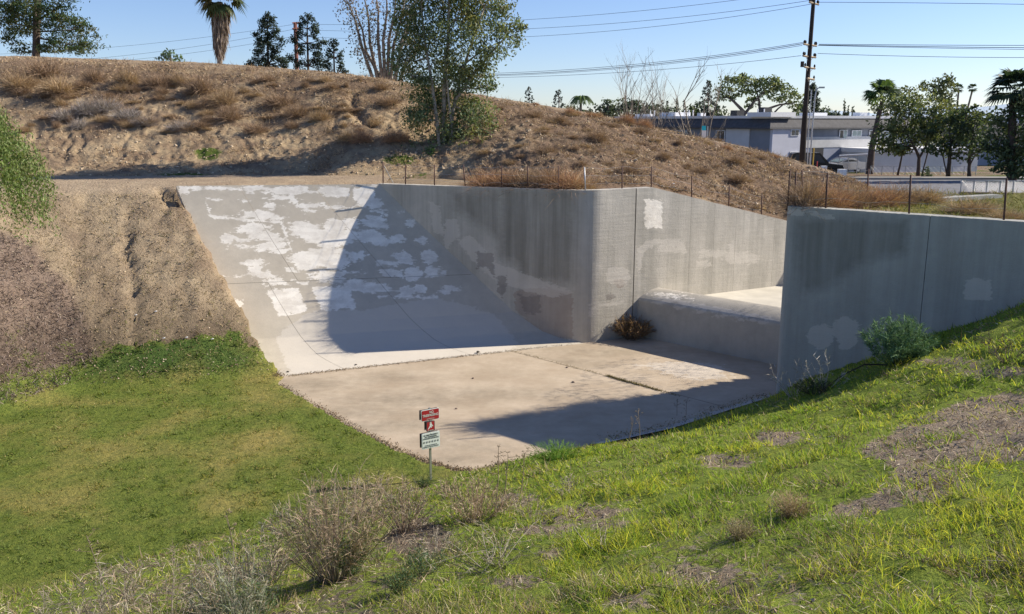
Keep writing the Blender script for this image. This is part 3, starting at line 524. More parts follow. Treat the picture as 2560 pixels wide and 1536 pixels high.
# weir: upright face, rounded crest, short back slope
wr0 = (4.60, 33.45); wr1 = (11.4, 26.7); uw = unit(wr0, wr1); nw = (-uw[1], uw[0])       # nw points upstream
prof_ = [(0,-.1),(.03,1.36)]+[(.03+.20*(1-math.cos(t)), 1.36+.18*math.sin(t)) for t in np.linspace(.2, 1.1, 8)]+[(.13+.83*s_, 1.525+.275*(1-(1-s_)**1.7)) for s_ in np.linspace(.08, 1, 12)]+[(.96+.4*math.sin(t), 1.80-.52*(1-math.cos(t))) for t in np.linspace(.1, math.pi/2, 10)]
ws = np.linspace(0, 1, 130); pr = np.array([prof_[0]]+[tuple(np.array(prof_[0])+(np.array(prof_[1])-np.array(prof_[0]))*t) for t in np.linspace(.04, 1, 26)]+prof_[2:])
Xw = (wr0[0]+(wr1[0]-wr0[0])*ws)[None, :]+nw[0]*pr[:, 0:1]; Yw = (wr0[1]+(wr1[1]-wr0[1])*ws)[None, :]+nw[1]*pr[:, 0:1]; Zw = np.tile(pr[:, 1:2], (1, len(ws)))
M['weir'] = concrete('weir_concrete', (.42,.39,.34), (.50,.47,.41), .3, horiz=True)
wfields = {'pg': [('p',[(1630,745),(1670,752),(1720,765),(1790,778),(1860,790),(1935,805),(1935,797),(1850,778),(1780,766),(1720,756),(1660,740)])]+[('e',x,757+(x-1680)*.2+8*math.sin(x*.13),14,5) for x in range(1650, 1930, 17)], 'pw': [('e',1665,735,30,4),('e',1700,745,22,3)]}
wo = concrete_grid('weir', Xw, Yw, Zw, M['weir'], None, wfields); tag(wo, 'low concrete weir with rounded sunlit crest between the two walls', 'weir')
# ------------------------------------------------------------------ finding the ground under a point
def bvh_of(objs):
    Vs = []; Ps = []; n = 0
    for o in objs:
        me = o.data; co = np.empty(len(me.vertices)*3, np.float32); me.vertices.foreach_get('co', co); co = co.reshape(-1, 3)+np.array(o.matrix_world.translation)
        li = np.empty(len(me.loops), np.int32); me.loops.foreach_get('vertex_index', li); Vs.append(co); Ps.append(li.reshape(-1, 4)+n); n += len(co)
    return BVHTree.FromPolygons(np.concatenate(Vs).tolist(), np.concatenate(Ps).tolist())
TB = bvh_of([G1, G2, G3, G4, hill, far])
def hit(px, py):
    r = Vector(ray(px, py)).normalized(); h = TB.ray_cast(Vector((0, 0, CH)), r); return h[0] if h[0] else None
def gz(x, y, top=40):
    h = TB.ray_cast(Vector((x, y, top)), Vector((0, 0, -1))); return h[0][2] if h[0] else 0.0
# ------------------------------------------------------------------ grass on the near slope and the lawn (uncountable: two objects)
def bil(A, X, Y):
    ix = np.clip(np.searchsorted(gx, X)-1, 0, nx-2); iy = np.clip(np.searchsorted(gy, Y)-1, 0, ny-2)
    fx_ = (X-gx[ix])/(gx[ix+1]-gx[ix]); fy_ = (Y-gy[iy])/(gy[iy+1]-gy[iy])
    if A.ndim == 3: fx_ = fx_[:, None]; fy_ = fy_[:, None]
    return A[iy, ix]*(1-fx_)*(1-fy_)+A[iy, ix+1]*fx_*(1-fy_)+A[iy+1, ix]*(1-fx_)*fy_+A[iy+1, ix+1]*fx_*fy_
_, _, gwF = pal(GX, GY, ZF, None, False); GWF = gwF.reshape(GX.shape)
def scatter(n, r0, r1, az0=-.66, az1=.66):
    r = np.exp(rng.uniform(math.log(r0), math.log(r1), n)); a = rng.uniform(az0, az1, n); return r*np.sin(a), r*np.cos(a), r
def blades(name, X, Y, r, Lm, wm, cols, lean=(0,0,0), up=1.6, bend=.5, z_off=-.01, mat='grass', Lmul=None):
    n = len(X); Z = bil(ZF, X, Y)+z_off; D = rng.normal(size=(n, 3)); D[:, 2] = np.abs(D[:, 2])*.4+up; D += np.array(lean); D /= np.linalg.norm(D, axis=1)[:, None]
    L = Lm*(.45+1.0*rng.random(n)**1.5); L = L if Lmul is None else L*Lmul; ci = rng.integers(0, len(cols), n); c = np.array(cols)[ci]*(1+.22*rng.normal(size=(n, 1)))
    V, Q, T, cc = ribbons(np.stack([X, Y, Z], 1), D, L, np.maximum(wm, .00085*r), bend, np.clip(c, .004, 1))
    return tag(mk(name, V, [Q, T], M[mat], cols={'Col': cc}), kind='stuff')
X, Y, r = scatter(900000, 2.6, 29); d = d_right(X, Y); w = bil(GWF, X, Y); n1 = fbm(X*.9, Y*.9, 4); n2 = fbm(X*4, Y*4, 3)
ku = ss(1.5, 4, u_right(X, Y)); dens = np.clip(w*1.0+.9*n1+.9*n2-.35, 0.03, 1)*ss(.02+.5*ku, .25+.5*ku, d)*(sdpoly(X, Y, [N, AE, (20,15), (30,30), (12,32)]) > -.03)
px, py = proj(X, Y, bil(ZF, X, Y)); dens *= (px > -150)*(px < 2720)*(py < 1720); dens *= .6+.4*ss(850, 1350, px+.3*(py-1200))
kk = rng.random(len(X)) < dens*.62; X, Y, r, n1, n2, px, py = X[kk], Y[kk], r[kk], n1[kk], n2[kk], px[kk], py[kk]
tall = .75+.9*np.clip(n1+.6*n2, -.3, .9)
isdry = rng.random(len(X)) < np.clip(.16+.55*fbm(X*.7+5, Y*.7, 3)+.25*ss(1500, 900, px)+.18*ss(1250, 1500, py), .04, .8)
yel = (rng.random(len(X)) < np.clip(.3+.8*fbm(X*.5, Y*.5+9, 3)+.3*ss(1900, 2500, px)*ss(1100, 1350, py), 0, 1)) & ~isdry
g_a = [(.19,.30,.045),(.24,.35,.05),(.14,.23,.04),(.28,.37,.055),(.09,.16,.03)]; g_y = [(.38,.41,.06),(.46,.46,.08),(.32,.38,.055)]; g_d = [(.36,.29,.17),(.27,.205,.125),(.44,.38,.26),(.17,.13,.09)]
for nm, mk_, cl, Lm in (('green_grass', ~isdry & ~yel, g_a, .13), ('yellow_green_grass', yel, g_y, .14), ('dry_grass', isdry, g_d, .15)):
    blades(nm, X[mk_], Y[mk_], r[mk_], Lm, .0055, cl, lean=(-.25, .1, 0), up=1.3 if nm != 'dry_grass' else .5, bend=.6, Lmul=tall[mk_], mat='dry' if nm == 'dry_grass' else 'grass')
# mulch, straw and clods lying on the bare patches
X, Y, r = scatter(120000, 3, 27); w = bil(GWF, X, Y); kk = (d_right(X, Y) > .1) & (rng.random(len(X)) < np.clip(.8-w, .06, .6)) & (sdpoly(X, Y, [N, AE, (20,15), (30,30), (12,32)]) > 0); X, Y, r = X[kk], Y[kk], r[kk]
blades('straw_litter', X, Y, r, .10, .007, [(.40,.34,.25),(.25,.19,.14),(.5,.45,.36),(.12,.09,.075),(.3,.22,.16)], up=.12, bend=.3, z_off=.008, mat='dry')
X, Y, r = scatter(520000, 11, 31, -.72, .25); d = d_right(X, Y); z_ = bil(ZF, X, Y); w = bil(GWF, X, Y)
kk = (d < .3) & (w > .25) & (z_ > -.02) & (rng.random(len(X)) < np.clip(w, 0, 1)*.75*np.clip(.75+fbm(X*2, Y*2, 3), .2, 1)); X, Y, r, z_ = X[kk], Y[kk], r[kk], z_[kk]; n1 = fbm(X*.35, Y*.35, 4)
ye = rng.random(len(X)) < np.clip(.27+1.4*n1, .05, .85)*(z_ < .3)
dkg = (z_ > .25)
for nm, mk_, cl, Lm in (('lawn_grass', ~ye & ~dkg, [(.13,.19,.04),(.17,.23,.05),(.08,.125,.03),(.20,.24,.07)], .06), ('yellowed_lawn_grass', ye & ~dkg, [(.31,.27,.09),(.24,.23,.065),(.38,.33,.14)], .045), ('weeds', dkg, [(.09,.15,.04),(.13,.20,.05),(.07,.11,.035)], .10)):
    blades(nm, X[mk_], Y[mk_], r[mk_], Lm, .009, cl, up=.8, bend=.6, Lmul=(.6+1.6*np.clip(fbm(X[mk_]*2.6, Y[mk_]*2.6, 3)+.35*fbm(X[mk_]*.5, Y[mk_]*.5, 2), 0, 1)*2))
# dry weeds on the dirt bank and the embankment
def bank_tufts(name, n, X, Y, Z, Lm, w, cols, up=.8, bend=.6, Lmul=1, parent=None):
    D = rng.normal(size=(len(X), 3)); D[:, 2] = np.abs(D[:, 2])*.5+up; D /= np.linalg.norm(D, axis=1)[:, None]
    c = np.array(cols)[rng.integers(0, len(cols), len(X))]*(1+.2*rng.normal(size=(len(X), 1))); V, Q, T, cc = ribbons(np.stack([X, Y, Z-.01], 1), D, Lm*(.4+rng.random(len(X)))*Lmul, w, bend, np.clip(c, .005, 1))
    return tag(mk(name, V, [Q, T], M['dry'], cols={'Col': cc}), kind='stuff')
X = rng.uniform(-24, -7, 110000); Y = rng.uniform(21, 36.5, 110000); z_ = bil(ZF, X, Y); px, py = proj(X, Y, z_); mv = field(px, py, [('p',[(-60,560),(60,600),(150,690),(215,800),(235,905),(170,960),(60,1010),(-60,1045)])])
kk = (sdpoly(X, Y, bank_toe+[(-60,-6),(-60,60),(8,60)]) < 0) & (sdpoly(X, Y, apron_poly) > .05) & (z_ < 5.4) & (z_ > .2) & (rng.random(len(X)) < np.clip(.35+.9*fbm(X*1.6, Y*1.6, 3)+.5*(mv > 0), .02, 1)); X, Y, z_, mv = X[kk], Y[kk], z_[kk], mv[kk]
m_ = mv+.25*fbm(X*1.5, Y*1.5, 3) > -.1
bank_tufts('dry_weeds', 0, X[~m_], Y[~m_], z_[~m_], .10, .02, [(.40,.32,.19),(.30,.22,.13),(.20,.15,.09),(.15,.15,.06)])
bank_tufts('dark_dry_weeds', 0, X[m_], Y[m_], z_[m_], .16, .02, [(.17,.125,.11),(.24,.19,.165),(.11,.08,.07),(.30,.25,.22)])
ii = rng.integers(0, nyh-36, 300000); jj = rng.integers(0, nxh-1, 300000); ii = np.where(pxs[jj] > 1100, np.maximum(ii, 14), ii); ax = Xh[ii, jj]+rng.normal(size=300000)*.05; ay = Yh[ii, jj]+rng.normal(size=300000)*.05; az = Zh[ii, jj]
tt = ts[ii]; nn_ = fbm(ax*.5, ay*.9, 4)+.6*fbm(ax*2, ay*2, 2); kk = rng.random(len(ax)) < np.clip(-.05+1.0*nn_+.38*ss(.35, .62, tt)*ss(2,-4,ax)+.35*ss(-2, 5, ax), .01, .9)
bank_tufts('dry_hillside_brush', 0, ax[kk], ay[kk], az[kk], .21, .022, [(.34,.24,.155),(.44,.32,.20),(.25,.17,.12),(.52,.40,.26),(.20,.14,.11)], up=.35, bend=.9)
def clods(name, X, Y, Z, sz, cols):                # loose stones and clods lying on the soil
    n = len(X); o = np.array([(1,0,0),(0,1,0),(-1,0,0),(0,-1,0),(0,0,1),(0,0,-.6)], float); f = np.array([(0,1,4),(1,2,4),(2,3,4),(3,0,4),(1,0,5),(2,1,5),(3,2,5),(0,3,5)]); s = sz*(.4+rng.random(n)**2*1.6)
    a = rng.uniform(0, 6.283, n); ca, sa = np.cos(a)[:, None], np.sin(a)[:, None]; P = o[None]*(.65+.6*rng.random((n, 6, 3)))*s[:, None, None]; V = np.stack([P[..., 0]*ca-P[..., 1]*sa, P[..., 0]*sa+P[..., 1]*ca, P[..., 2]*.75], -1)+np.stack([X, Y, Z], 1)[:, None, :]
    c = np.repeat(np.array(cols)[rng.integers(0, len(cols), n)]*(1+.2*rng.normal(size=(n, 1))), 6, 0); tag(mk(name, V.reshape(-1, 3), [(f[None]+6*np.arange(n)[:, None, None]).reshape(-1, 3)], M['dry'], cols={'Col': np.clip(c, .01, 1)}), kind='stuff')
X = rng.uniform(-24, -7, 16000); Y = rng.uniform(22, 36, 16000); z_ = bil(ZF, X, Y); kk = (sdpoly(X, Y, bank_toe+[(-60,-6),(-60,60),(8,60)]) < 0) & (sdpoly(X, Y, apron_poly) > .05) & (z_ > .15) & (rng.random(16000) < np.clip(.4+fbm(X*.9, Y*.9, 3), .05, 1))
clods('soil_clods', X[kk], Y[kk], z_[kk], .023, [(.40,.36,.24),(.34,.26,.175),(.55,.45,.32),(.27,.20,.14)])
ii = rng.integers(0, nyh-36, 16000); jj = rng.integers(0, nxh-1, 16000); ii = np.where(pxs[jj] > 1100, np.maximum(ii, 14), ii); kk = rng.random(16000) < np.clip(.45+fbm(Xh[ii, jj]*.7, Yh[ii, jj]*.7, 3), .05, 1); ii = ii[kk]; jj = jj[kk]
clods('hillside_clods', Xh[ii, jj], Yh[ii, jj], Zh[ii, jj], .055, [(.42,.33,.22),(.30,.22,.15),(.52,.42,.30),(.22,.16,.11)])
X, Y, r = scatter(14000, 3, 27); w = bil(GWF, X, Y); kk = (d_right(X, Y) > .5) & (rng.random(len(X)) < np.clip(.75-w, .04, .6)) & (sdpoly(X, Y, [N, AE, (20,15), (30,30), (12,32)]) > 0); X, Y, r = X[kk], Y[kk], r[kk]
clods('slope_clods', X, Y, bil(ZF, X, Y), .014, [(.36,.29,.21),(.24,.18,.13),(.45,.38,.29)])
# ------------------------------------------------------------------ brush clumps
def brush_mesh(nm, n, cols, w=.03, spread=1.0, up=.5, stems=0, fuzz=1):
    a = rng.uniform(0, 2*math.pi, n); q = rng.random(n)**.6; B = np.stack([np.cos(a)*q*.38*spread, np.sin(a)*q*.38*spread, rng.random(n)*.28*(1-q*.5)], 1)
    D = B*1.3+np.stack([np.zeros(n), np.zeros(n), np.full(n, up)], 1)+rng.normal(size=(n, 3))*.55*fuzz; D[:, 2] = np.maximum(D[:, 2], -.05); D /= np.linalg.norm(D, axis=1)[:, None]
    c = np.array(cols)[rng.integers(0, len(cols), n)]*(1+.22*rng.normal(size=(n, 1))); V, Q, T, cc = ribbons(B, D, .30+.42*rng.random(n), w, .5, np.clip(c, .005, 1))
    V[:, 2] *= 1.15; o = mk(nm, V, [Q, T], M['dry'], cols={'Col': np.clip(cc*1.35, .005, 1)}); me = o.data; bpy.data.objects.remove(o); return me
BR = {'tan': [brush_mesh('brush', 1100, [(.34,.25,.155),(.28,.20,.125),(.22,.155,.10)], .010) for _ in range(2)],
      'brown': [brush_mesh('brush', 1000, [(.22,.155,.105),(.27,.19,.13),(.16,.11,.08)], .010) for _ in range(2)],
      'grey': [brush_mesh('brush', 1300, [(.24,.21,.20),(.32,.29,.28),(.16,.14,.135)], .011)],
      'red': [brush_mesh('brush', 1800, [(.30,.18,.115),(.24,.14,.09),(.36,.24,.15)], .008, fuzz=1.2) for _ in range(2)],
      'green': [brush_mesh('brush', 900, [(.07,.13,.035),(.10,.17,.045),(.05,.09,.03)], .03)]}
def put(me, name, loc, sx, sz, label, cat, group=None, sy=None):
    o = link(name, me); o.location = loc; o.scale = (sx, sy or sx, sz); o.rotation_euler = (0, 0, random.uniform(0, 6.28)); return tag(o, label, cat, group)
def brush(px, py, wpx, hpx, kind, label, group=None, name='dry_bush', Yd=None, aspect=1):
    p = aty(px, py, Yd) if Yd else hit(px, py)
    if p is None: return None
    if Yd: p[2] = gz(p[0], p[1])
    k = math.dist(p, (0, 0, CH))/FPX; return put(random.choice(BR[kind]), name, (p[0], p[1], p[2]-.05), wpx*k*.62, hpx*k*.95, label, 'plant', group, wpx*k*.5*aspect)
# individually placed (photo position of the foot, width and height in its pixels)
hl = [(45,225,110,62,'tan','tall tan dry bush at the far left below the embankment crest'),(110,190,130,60,'brown','brown dry bush under the pine at the crest'),(150,232,150,52,'tan','wide tan dry bush left of the bare twiggy shrub'),(235,205,80,50,'brown','brown bush beside the upright bare twigs near the crest'),
  (320,212,90,60,'tan','tan grassy bush below the small far tree'),(395,218,90,50,'brown','brown bush on the upper slope left of the skirted palm'),(500,232,110,62,'brown','dark brown bush below the skirted palm'),(560,262,100,58,'tan','tan bush two rows below the skirted palm'),(575,300,95,50,'brown','brown bush at mid slope left of the gullies'),
  (450,212,60,40,'tan','small tan bush on the upper slope'),(700,262,110,44,'brown','wide brown bush under the three dark conifers'),(745,290,110,44,'brown','brown bush at mid slope under the red pole'),(800,300,80,42,'tan','tan bush in the middle of the slope'),(830,222,70,26,'brown','low brown bush right under the last conifer'),
  (870,350,80,40,'tan','round tan tumbleweed right of the deepest gully'),(905,352,78,46,'red','round reddish tumbleweed left of the big eucalyptus'),(990,352,110,44,'red','wide reddish bush touching the left side of the big eucalyptus'),(935,318,60,40,'tan','upright tan bush above the pair of tumbleweeds'),(640,330,90,36,'brown','brown bush above the bare eroded face'),
  (970,262,90,36,'brown','dark bush on the slope left of the eucalyptus crown'),(950,222,80,26,'brown','low dark bush under the sparse bare tree'),(1330,292,90,30,'brown','dark bush on the slope right of the eucalyptus'),(1395,305,90,30,'brown','dark bush below the lone conifer beyond the crest'),(1490,352,110,46,'brown','large dark bush in the middle of the right slope'),
  (1600,330,80,26,'brown','low dark bush near the crest above the white sign board'),(1365,382,100,34,'brown','brown bush low on the slope above the tumbleweeds'),(1660,395,70,30,'brown','brown bush below the apartment building roof'),(1570,430,100,36,'brown','dark bush above the peak of the concrete wall'),(1750,430,90,26,'brown','dark bush on the tail of the embankment'),(1840,450,90,28,'brown','dark bush low on the embankment tail'),
  (1835,405,80,28,'brown','brown bush below the left end of the embankment tail crest'),(1430,290,60,22,'tan','small tan bush at the crest near the queen palm')]
for px, py, w_, h_, k_, lb in hl: brush(px, py, w_, h_, k_, lb)
for px, py, w_, h_, lb in [(165,300,95,40,'grey leafless brush pile, leftmost of the grey patch on the slope'),(215,285,90,48,'grey leafless brush with pale bare branches'),(265,278,90,44,'grey green brush at the top of the grey patch'),(320,300,95,44,'grey purple brush in the middle of the grey patch'),(360,312,80,30,'low grey brush at the right end of the grey patch'),(200,322,60,36,'pale grey brush hanging below the grey patch'),(455,325,90,34,'grey purple brush between the gullies')]: brush(px, py, w_, h_, 'grey', lb)
for px, py, w_, h_, lb in [(1425,236+50,46,30,'reddish bush on the crest beside the conifer')]: brush(px, py, w_, h_, 'red', lb)
cr_b = [(1340,263,30,14),(1565,308,70,36),(1610,318,60,34),(1480,292,60,20),(1440,285,36,16),(1935,392,40,12),(1815,372,50,18),(1868,384,30,10)]
for i_, (px, py, w_, h_) in enumerate(cr_b): brush(px, py, w_, h_, 'red', 'small reddish brush on the embankment crest '+['right of the eucalyptus','before the leafless tree cluster','below the leafless trees','left of the queen palm','below the queen palm','left of the utility pole foot','below the pale garage bay','before the apartment corner'][i_], 'brush along the embankment crest')
for px, py, w_, h_ in [(rng.uniform(20, 900), rng.uniform(200, 330), rng.uniform(22, 80), rng.uniform(9, 30)) for _ in range(95)]+[(rng.uniform(1180, 1900), rng.uniform(250, 460), rng.uniform(30, 70), rng.uniform(10, 22)) for _ in range(75)]:
    p = hit(px, py)
    if p is not None and 33.5 < p[1] < 62:
        k_ = random.choice(['tan','brown','brown']); where = ['below the far left pine','below the skirted palm','below the dark conifers','left of the big eucalyptus','right of the big eucalyptus','above the sunlit channel wall','on the embankment tail before the apartments'][int(np.searchsorted([260, 620, 830, 1000, 1450, 1720], px))]
        lev = ['near the crest','at mid slope','low on the slope'][int(np.searchsorted([240, 290] if px < 1000 else [320, 390], py))]
        brush(px, py, w_, h_, k_, 'small %s brush clump %s %s' % (k_, lev, where), 'dry brush scattered on the embankment')
# tumbleweeds caught against the wall fences
tw = [(1200,462,110,52,'red','reddish tumbleweed against the fence, leftmost on the long wall'),(1252,468,90,56,'red','reddish tumbleweed between the fifth and sixth fence posts'),(1300,470,110,66,'brown','tall dark brown tumbleweed hanging over the wall top'),(1352,474,100,62,'brown','dark tumbleweed behind the middle of the wall'),(1400,472,120,64,'red','big reddish tumbleweed left of the silver post'),(1445,470,70,44,'tan','tan tumbleweed right of the silver post'),
  (2020,520,110,86,'brown','tall brown tumbleweed behind the nose of the right wall'),(2075,500,110,70,'red','reddish tumbleweed right of the first tall fence post'),(2130,505,100,60,'brown','brown tumbleweed between the fence posts on the right wall'),(2190,500,110,56,'red','reddish tumbleweed left of the leaning fence post'),(2240,492,110,54,'brown','wide brown tumbleweed behind the fence post'),(2310,482,90,46,'tan','pale round tumbleweed near the street fence'),(2010,470,70,40,'brown','brown tumbleweed on the tail of the embankment'),(2430,520,110,40,'tan','tan weeds standing in the green patch above the right wall'),(2520,535,80,30,'tan','tan weeds at the right end of the wall')]
for i_, (px, py, w_, h_, k_, lb) in enumerate(tw):
    if px < 1500: q = onp(px, 478, W0, CO) if px < 1400 else onp(px, 474, CO, LD) if px > 1463 else onp(px, 478, W0, CO); p = Vector((q[0]+.25, q[1]+.95, 5.55))
    elif px < 2300: p = aty(px, min(py, 505), {2020:25.1,2075:25.5,2130:25.9,2190:26.4,2240:26.8,2010:40}[px]); p[2] = 5.66 if px > 2010 else gz(p[0], p[1])
    else: p = aty(px, py, {2310:27.2,2430:24.1,2520:22.5}[px]); p[2] = 5.67
    k = math.dist(p, (0,0,CH))/FPX; put(random.choice(BR[k_]), 'tumbleweed', p, w_*k*.95, h_*k*1.25, lb, 'plant')
X = rng.uniform(9, 26, 26000); Y = rng.uniform(20, 34, 26000); kk = (sdpoly(X, Y, [(8.0,25.3),(12.5,21.2),(20,14.6),(34,20),(34,34),(12,32)]) < 0) & (rng.random(26000) < np.clip(.5+fbm(X*.8, Y*.8, 3), .05, 1)); X, Y = X[kk], Y[kk]
bank_tufts('wall_top_grass', 0, X, Y, np.interp(Y+.12*(X-14), [31.2,36.5], [5.70, 4.0]), .20, .02, [(.20,.20,.05),(.28,.26,.08),(.36,.30,.15),(.14,.16,.04)], up=.7)
# ------------------------------------------------------------------ trees
def tree(name, label, cat, Yd, base, trunks, clumps, leaf=.10, cols=((.06,.09,.035),), bark='bark', cover=1.9, sub=10, drop=.3, group=None, depth=1.0, branch=.02, mat='leaf', sig=.26, asp=1.9, sink=.1, zb=None):
    b = aty(base[0], base[1], Yd); zb = b[2] if zb is None else zb; root = tag(empty(name, (b[0], b[1], zb)), label, cat, group); k = Yd/FPX/.96; off = -Vector(root.location)
    t = MB(); nodes = []
    for pts, r0, r1 in trunks:
        P = [aty(x, y, Yd+(random.uniform(-1, 1)*(i > 0)*depth*12*k)) for i, (x, y) in enumerate(pts)]
        if abs(pts[0][1]-base[1]) < 12 and abs(pts[0][0]-base[0]) < 30: P[0][2] = zb-sink
        PP = []
        for a, c in zip(P[:-1], P[1:]):
            for s_ in np.linspace(0, 1, 5)[:-1]: PP.append(a.lerp(c, s_)+Vector((random.gauss(0, .02), random.gauss(0, .02), 0))*10*k)
        PP.append(P[-1]); rr = np.linspace(r0, r1, len(PP)); t.tube([p+off for p in PP], rr, 7); nodes += [(p, r) for p, r in zip(PP, rr)]
    LV = []; LC = []; LQ = []; n_ = 0; cols = np.array(cols)
    for (x, y, rx_, ry_) in clumps:
        c = aty(x, y, Yd); c[1] += random.uniform(-1, 1)*depth*rx_*k*.8; R_ = np.array([rx_*k, max(.4*rx_, min(rx_, ry_)*1.0)*k*depth, ry_*k])
        cand = sorted(nodes, key=lambda q: (q[0]-c).length+max(0, q[0][2]-c[2])*1.5)[:1]
        p0, r0 = cand[0]; mid = p0.lerp(c, .5)+Vector((0, 0, -(c-p0).length*.08)); br = max(branch*.4, min(r0*.7, branch*(1+rx_*k*.35)))
        t.tube([p0+off, mid+off, c+off], [br, br*.7, br*.35], 5)
        u = rng.normal(size=(sub, 3)); u /= np.linalg.norm(u, axis=1)[:, None]; u *= (.35+.6*rng.random(sub)**.6)[:, None]; sc = np.array(c)+u*R_
        for q in sc[:max(3, sub//2)]: t.tube([c+off, Vector(q)+off], [br*.4, br*.12], 3, cap=False)
        nl = int(cover*math.pi*rx_*ry_*k*k/(leaf*leaf/asp*.5)); which = rng.integers(0, sub, nl)
        P = sc[which]+rng.normal(size=(nl, 3))*R_*sig; tint = cols[rng.integers(0, len(cols), sub)][which]
        V, Q, cc = leaves(P, leaf, tint, drop, asp); LV.append(V+np.array(off)); LQ.append(Q+n_); LC.append(np.clip(cc*1.3, 0, 1)); n_ += len(V)
    t.build('trunk', M[bark], root, smooth=True)
    if LV: mk('crown', np.concatenate(LV), [np.concatenate(LQ)], M[mat], root, cols={'Col': np.concatenate(LC)})
    return root
euc = ((.10,.135,.065),(.13,.165,.085),(.17,.20,.10),(.07,.10,.05),(.17,.17,.065))
random.seed(11)
main_cl = [(1000,-70,60,50),(1060,-60,60,50),(1120,-60,60,50),(1190,-60,60,45),(1070,-150,70,45),(1130,-130,70,45),(1190,-150,60,45),(1090,-220,70,45),(1160,-235,60,40),(1080,-110,70,45),(1150,-120,80,50),(1210,-110,60,40),(1110,-180,70,50),(1180,-190,60,45),(1140,-250,50,40),(1030,-60,40,40),(1250,-60,40,34),(1010,150,40,40),(1040,110,45,45),(1060,60,50,50),(1100,20,60,50),(1160,30,60,45),(1210,15,50,40),(1250,60,40,35),(1280,90,30,28),(1300,60,22,24),(1240,120,45,40),(1190,90,50,45),(1130,90,50,50),(1080,150,60,50),(1030,190,45,30),(1140,160,50,40),(1200,150,40,28),(1060,220,60,30),(1120,210,55,35),(1170,190,45,35),(1200,190,40,30),(1215,215,30,18),(1150,30,50,40),(1090,-30,70,40),(1180,-40,70,40),(1010,30,35,50),(1020,75,30,30),(1260,25,30,24),(1305,68,12,10),
  (1060,260,50,34),(1100,255,45,35),(1045,300,45,30),(1085,310,45,40),(1150,260,45,34),(1190,270,45,34),(1205,310,45,36),(1160,320,45,36),(1120,330,40,34),(1200,350,50,30),(1240,370,40,18),(1150,370,45,24),(1060,380,42,30),(1040,410,32,18),(1090,400,34,22),(1190,395,50,16),(1240,392,30,12),(1025,290,26,18),(1115,370,35,25)]
tree('eucalyptus_tree', 'tall leafy eucalyptus with several pale trunks at the foot of the embankment', 'tree', 43.2, (1115,438),
     [([(1113,438),(1112,380),(1108,300),(1112,200),(1120,100),(1125,-60)],.17,.06),([(1120,438),(1125,370),(1130,290),(1150,200),(1175,120),(1210,20)],.13,.04),([(1108,438),(1100,380),(1092,300),(1078,200),(1060,90),(1050,-30)],.12,.04),([(1122,436),(1134,390),(1128,310),(1120,230),(1110,120)],.09,.03),([(1125,385),(1160,372),(1195,355)],.07,.03),([(1140,250),(1180,190),(1230,130),(1275,80)],.08,.03),([(1150,170),(1200,130),(1240,110)],.05,.02)],
     main_cl, leaf=.15, cols=euc, bark='pale_bark', cover=1.6, sub=14, drop=.9, branch=.035, sig=.25, asp=2.2, zb=5.62)
random.seed(12)
tree('shrubby_sapling', 'dark green leafy sapling at the foot of the big eucalyptus', 'tree', 42.6, (1060,425), [([(1060,425),(1058,400)],.04,.02),([(1066,425),(1072,395)],.04,.02)], [(1045,398,26,20),(1070,395,28,24),(1058,412,30,12)], leaf=.12, cols=((.045,.085,.03),(.06,.11,.04)), cover=1.6, zb=5.62)
sp_tr = []; base_x = {0:948,1:962,2:975,3:985}
for i, (xt, yt, xm, ym) in enumerate([(862,-10,905,120),(905,-30,925,110),(935,-40,945,100),(965,-40,958,100),(990,-40,972,100),(1015,-30,985,110),(1030,20,1000,130),(1040,-20,1005,100),(885,20,915,130),(1050,100,1010,170)]):
    bx = 950+4*i; sp_tr.append(([(bx, 200),(xm, ym),((xm+xt)/2+6, (ym+yt)/2),(xt, yt)],.13,.025))
tree('sparse_eucalyptus', 'nearly bare spreading eucalyptus with many reddish stems behind the crest', 'tree', 58, (965,205), sp_tr,
     [(x, y, 24, 30) for x, y in [(870,20),(890,60),(900,110),(920,40),(935,90),(950,30),(960,80),(985,50),(1000,20),(1010,80),(1020,130),(1035,60),(925,150),(980,120),(1000,160),(1035,110),(880,0),(1040,20),(1030,170),(960,150),(1015,40),(1040,150)]],
     leaf=.15, cols=((.13,.115,.09),(.09,.10,.06),(.17,.14,.12),(.10,.085,.075)), bark='bark', cover=.6, sub=9, drop=.5, branch=.03, sig=.3, zb=9.5)
# left pines, drawn out along their limbs
pine = ((.035,.065,.03),(.05,.085,.035),(.075,.095,.035),(.095,.10,.04)); random.seed(5)
pc = [(20,20,50,26),(60,40,40,22),(15,60,45,24),(50,75,40,20),(100,60,36,20),(30,5,60,24),(150,10,50,24),(170,40,45,22),(135,40,34,18),(195,70,34,18),(170,85,50,20),(150,75,40,16),(135,105,36,12),(170,118,60,16),(120,118,30,12),(205,108,22,14),(190,128,36,10),(45,120,26,16),(10,95,20,14),(60,128,22,8),(0,35,40,30),(130,125,34,9),(185,58,26,16),(105,15,40,20)]
tree('pine_tree', 'broad dark pine with forked trunk on the embankment crest at the far left', 'tree', 62, (85,142), [([(85,142),(92,90),(95,40),(97,-40)],.28,.16),([(90,110),(86,60),(90,-30)],.16,.1),([(94,50),(150,20)],.07,.04),([(94,95),(170,110)],.07,.03),([(92,70),(40,60)],.06,.03),([(94,80),(180,75)],.06,.03)], pc, leaf=.22, cols=pine, bark='dark_bark', cover=1.7, sub=14, drop=-.2, sig=.24, asp=3, zb=11.6)
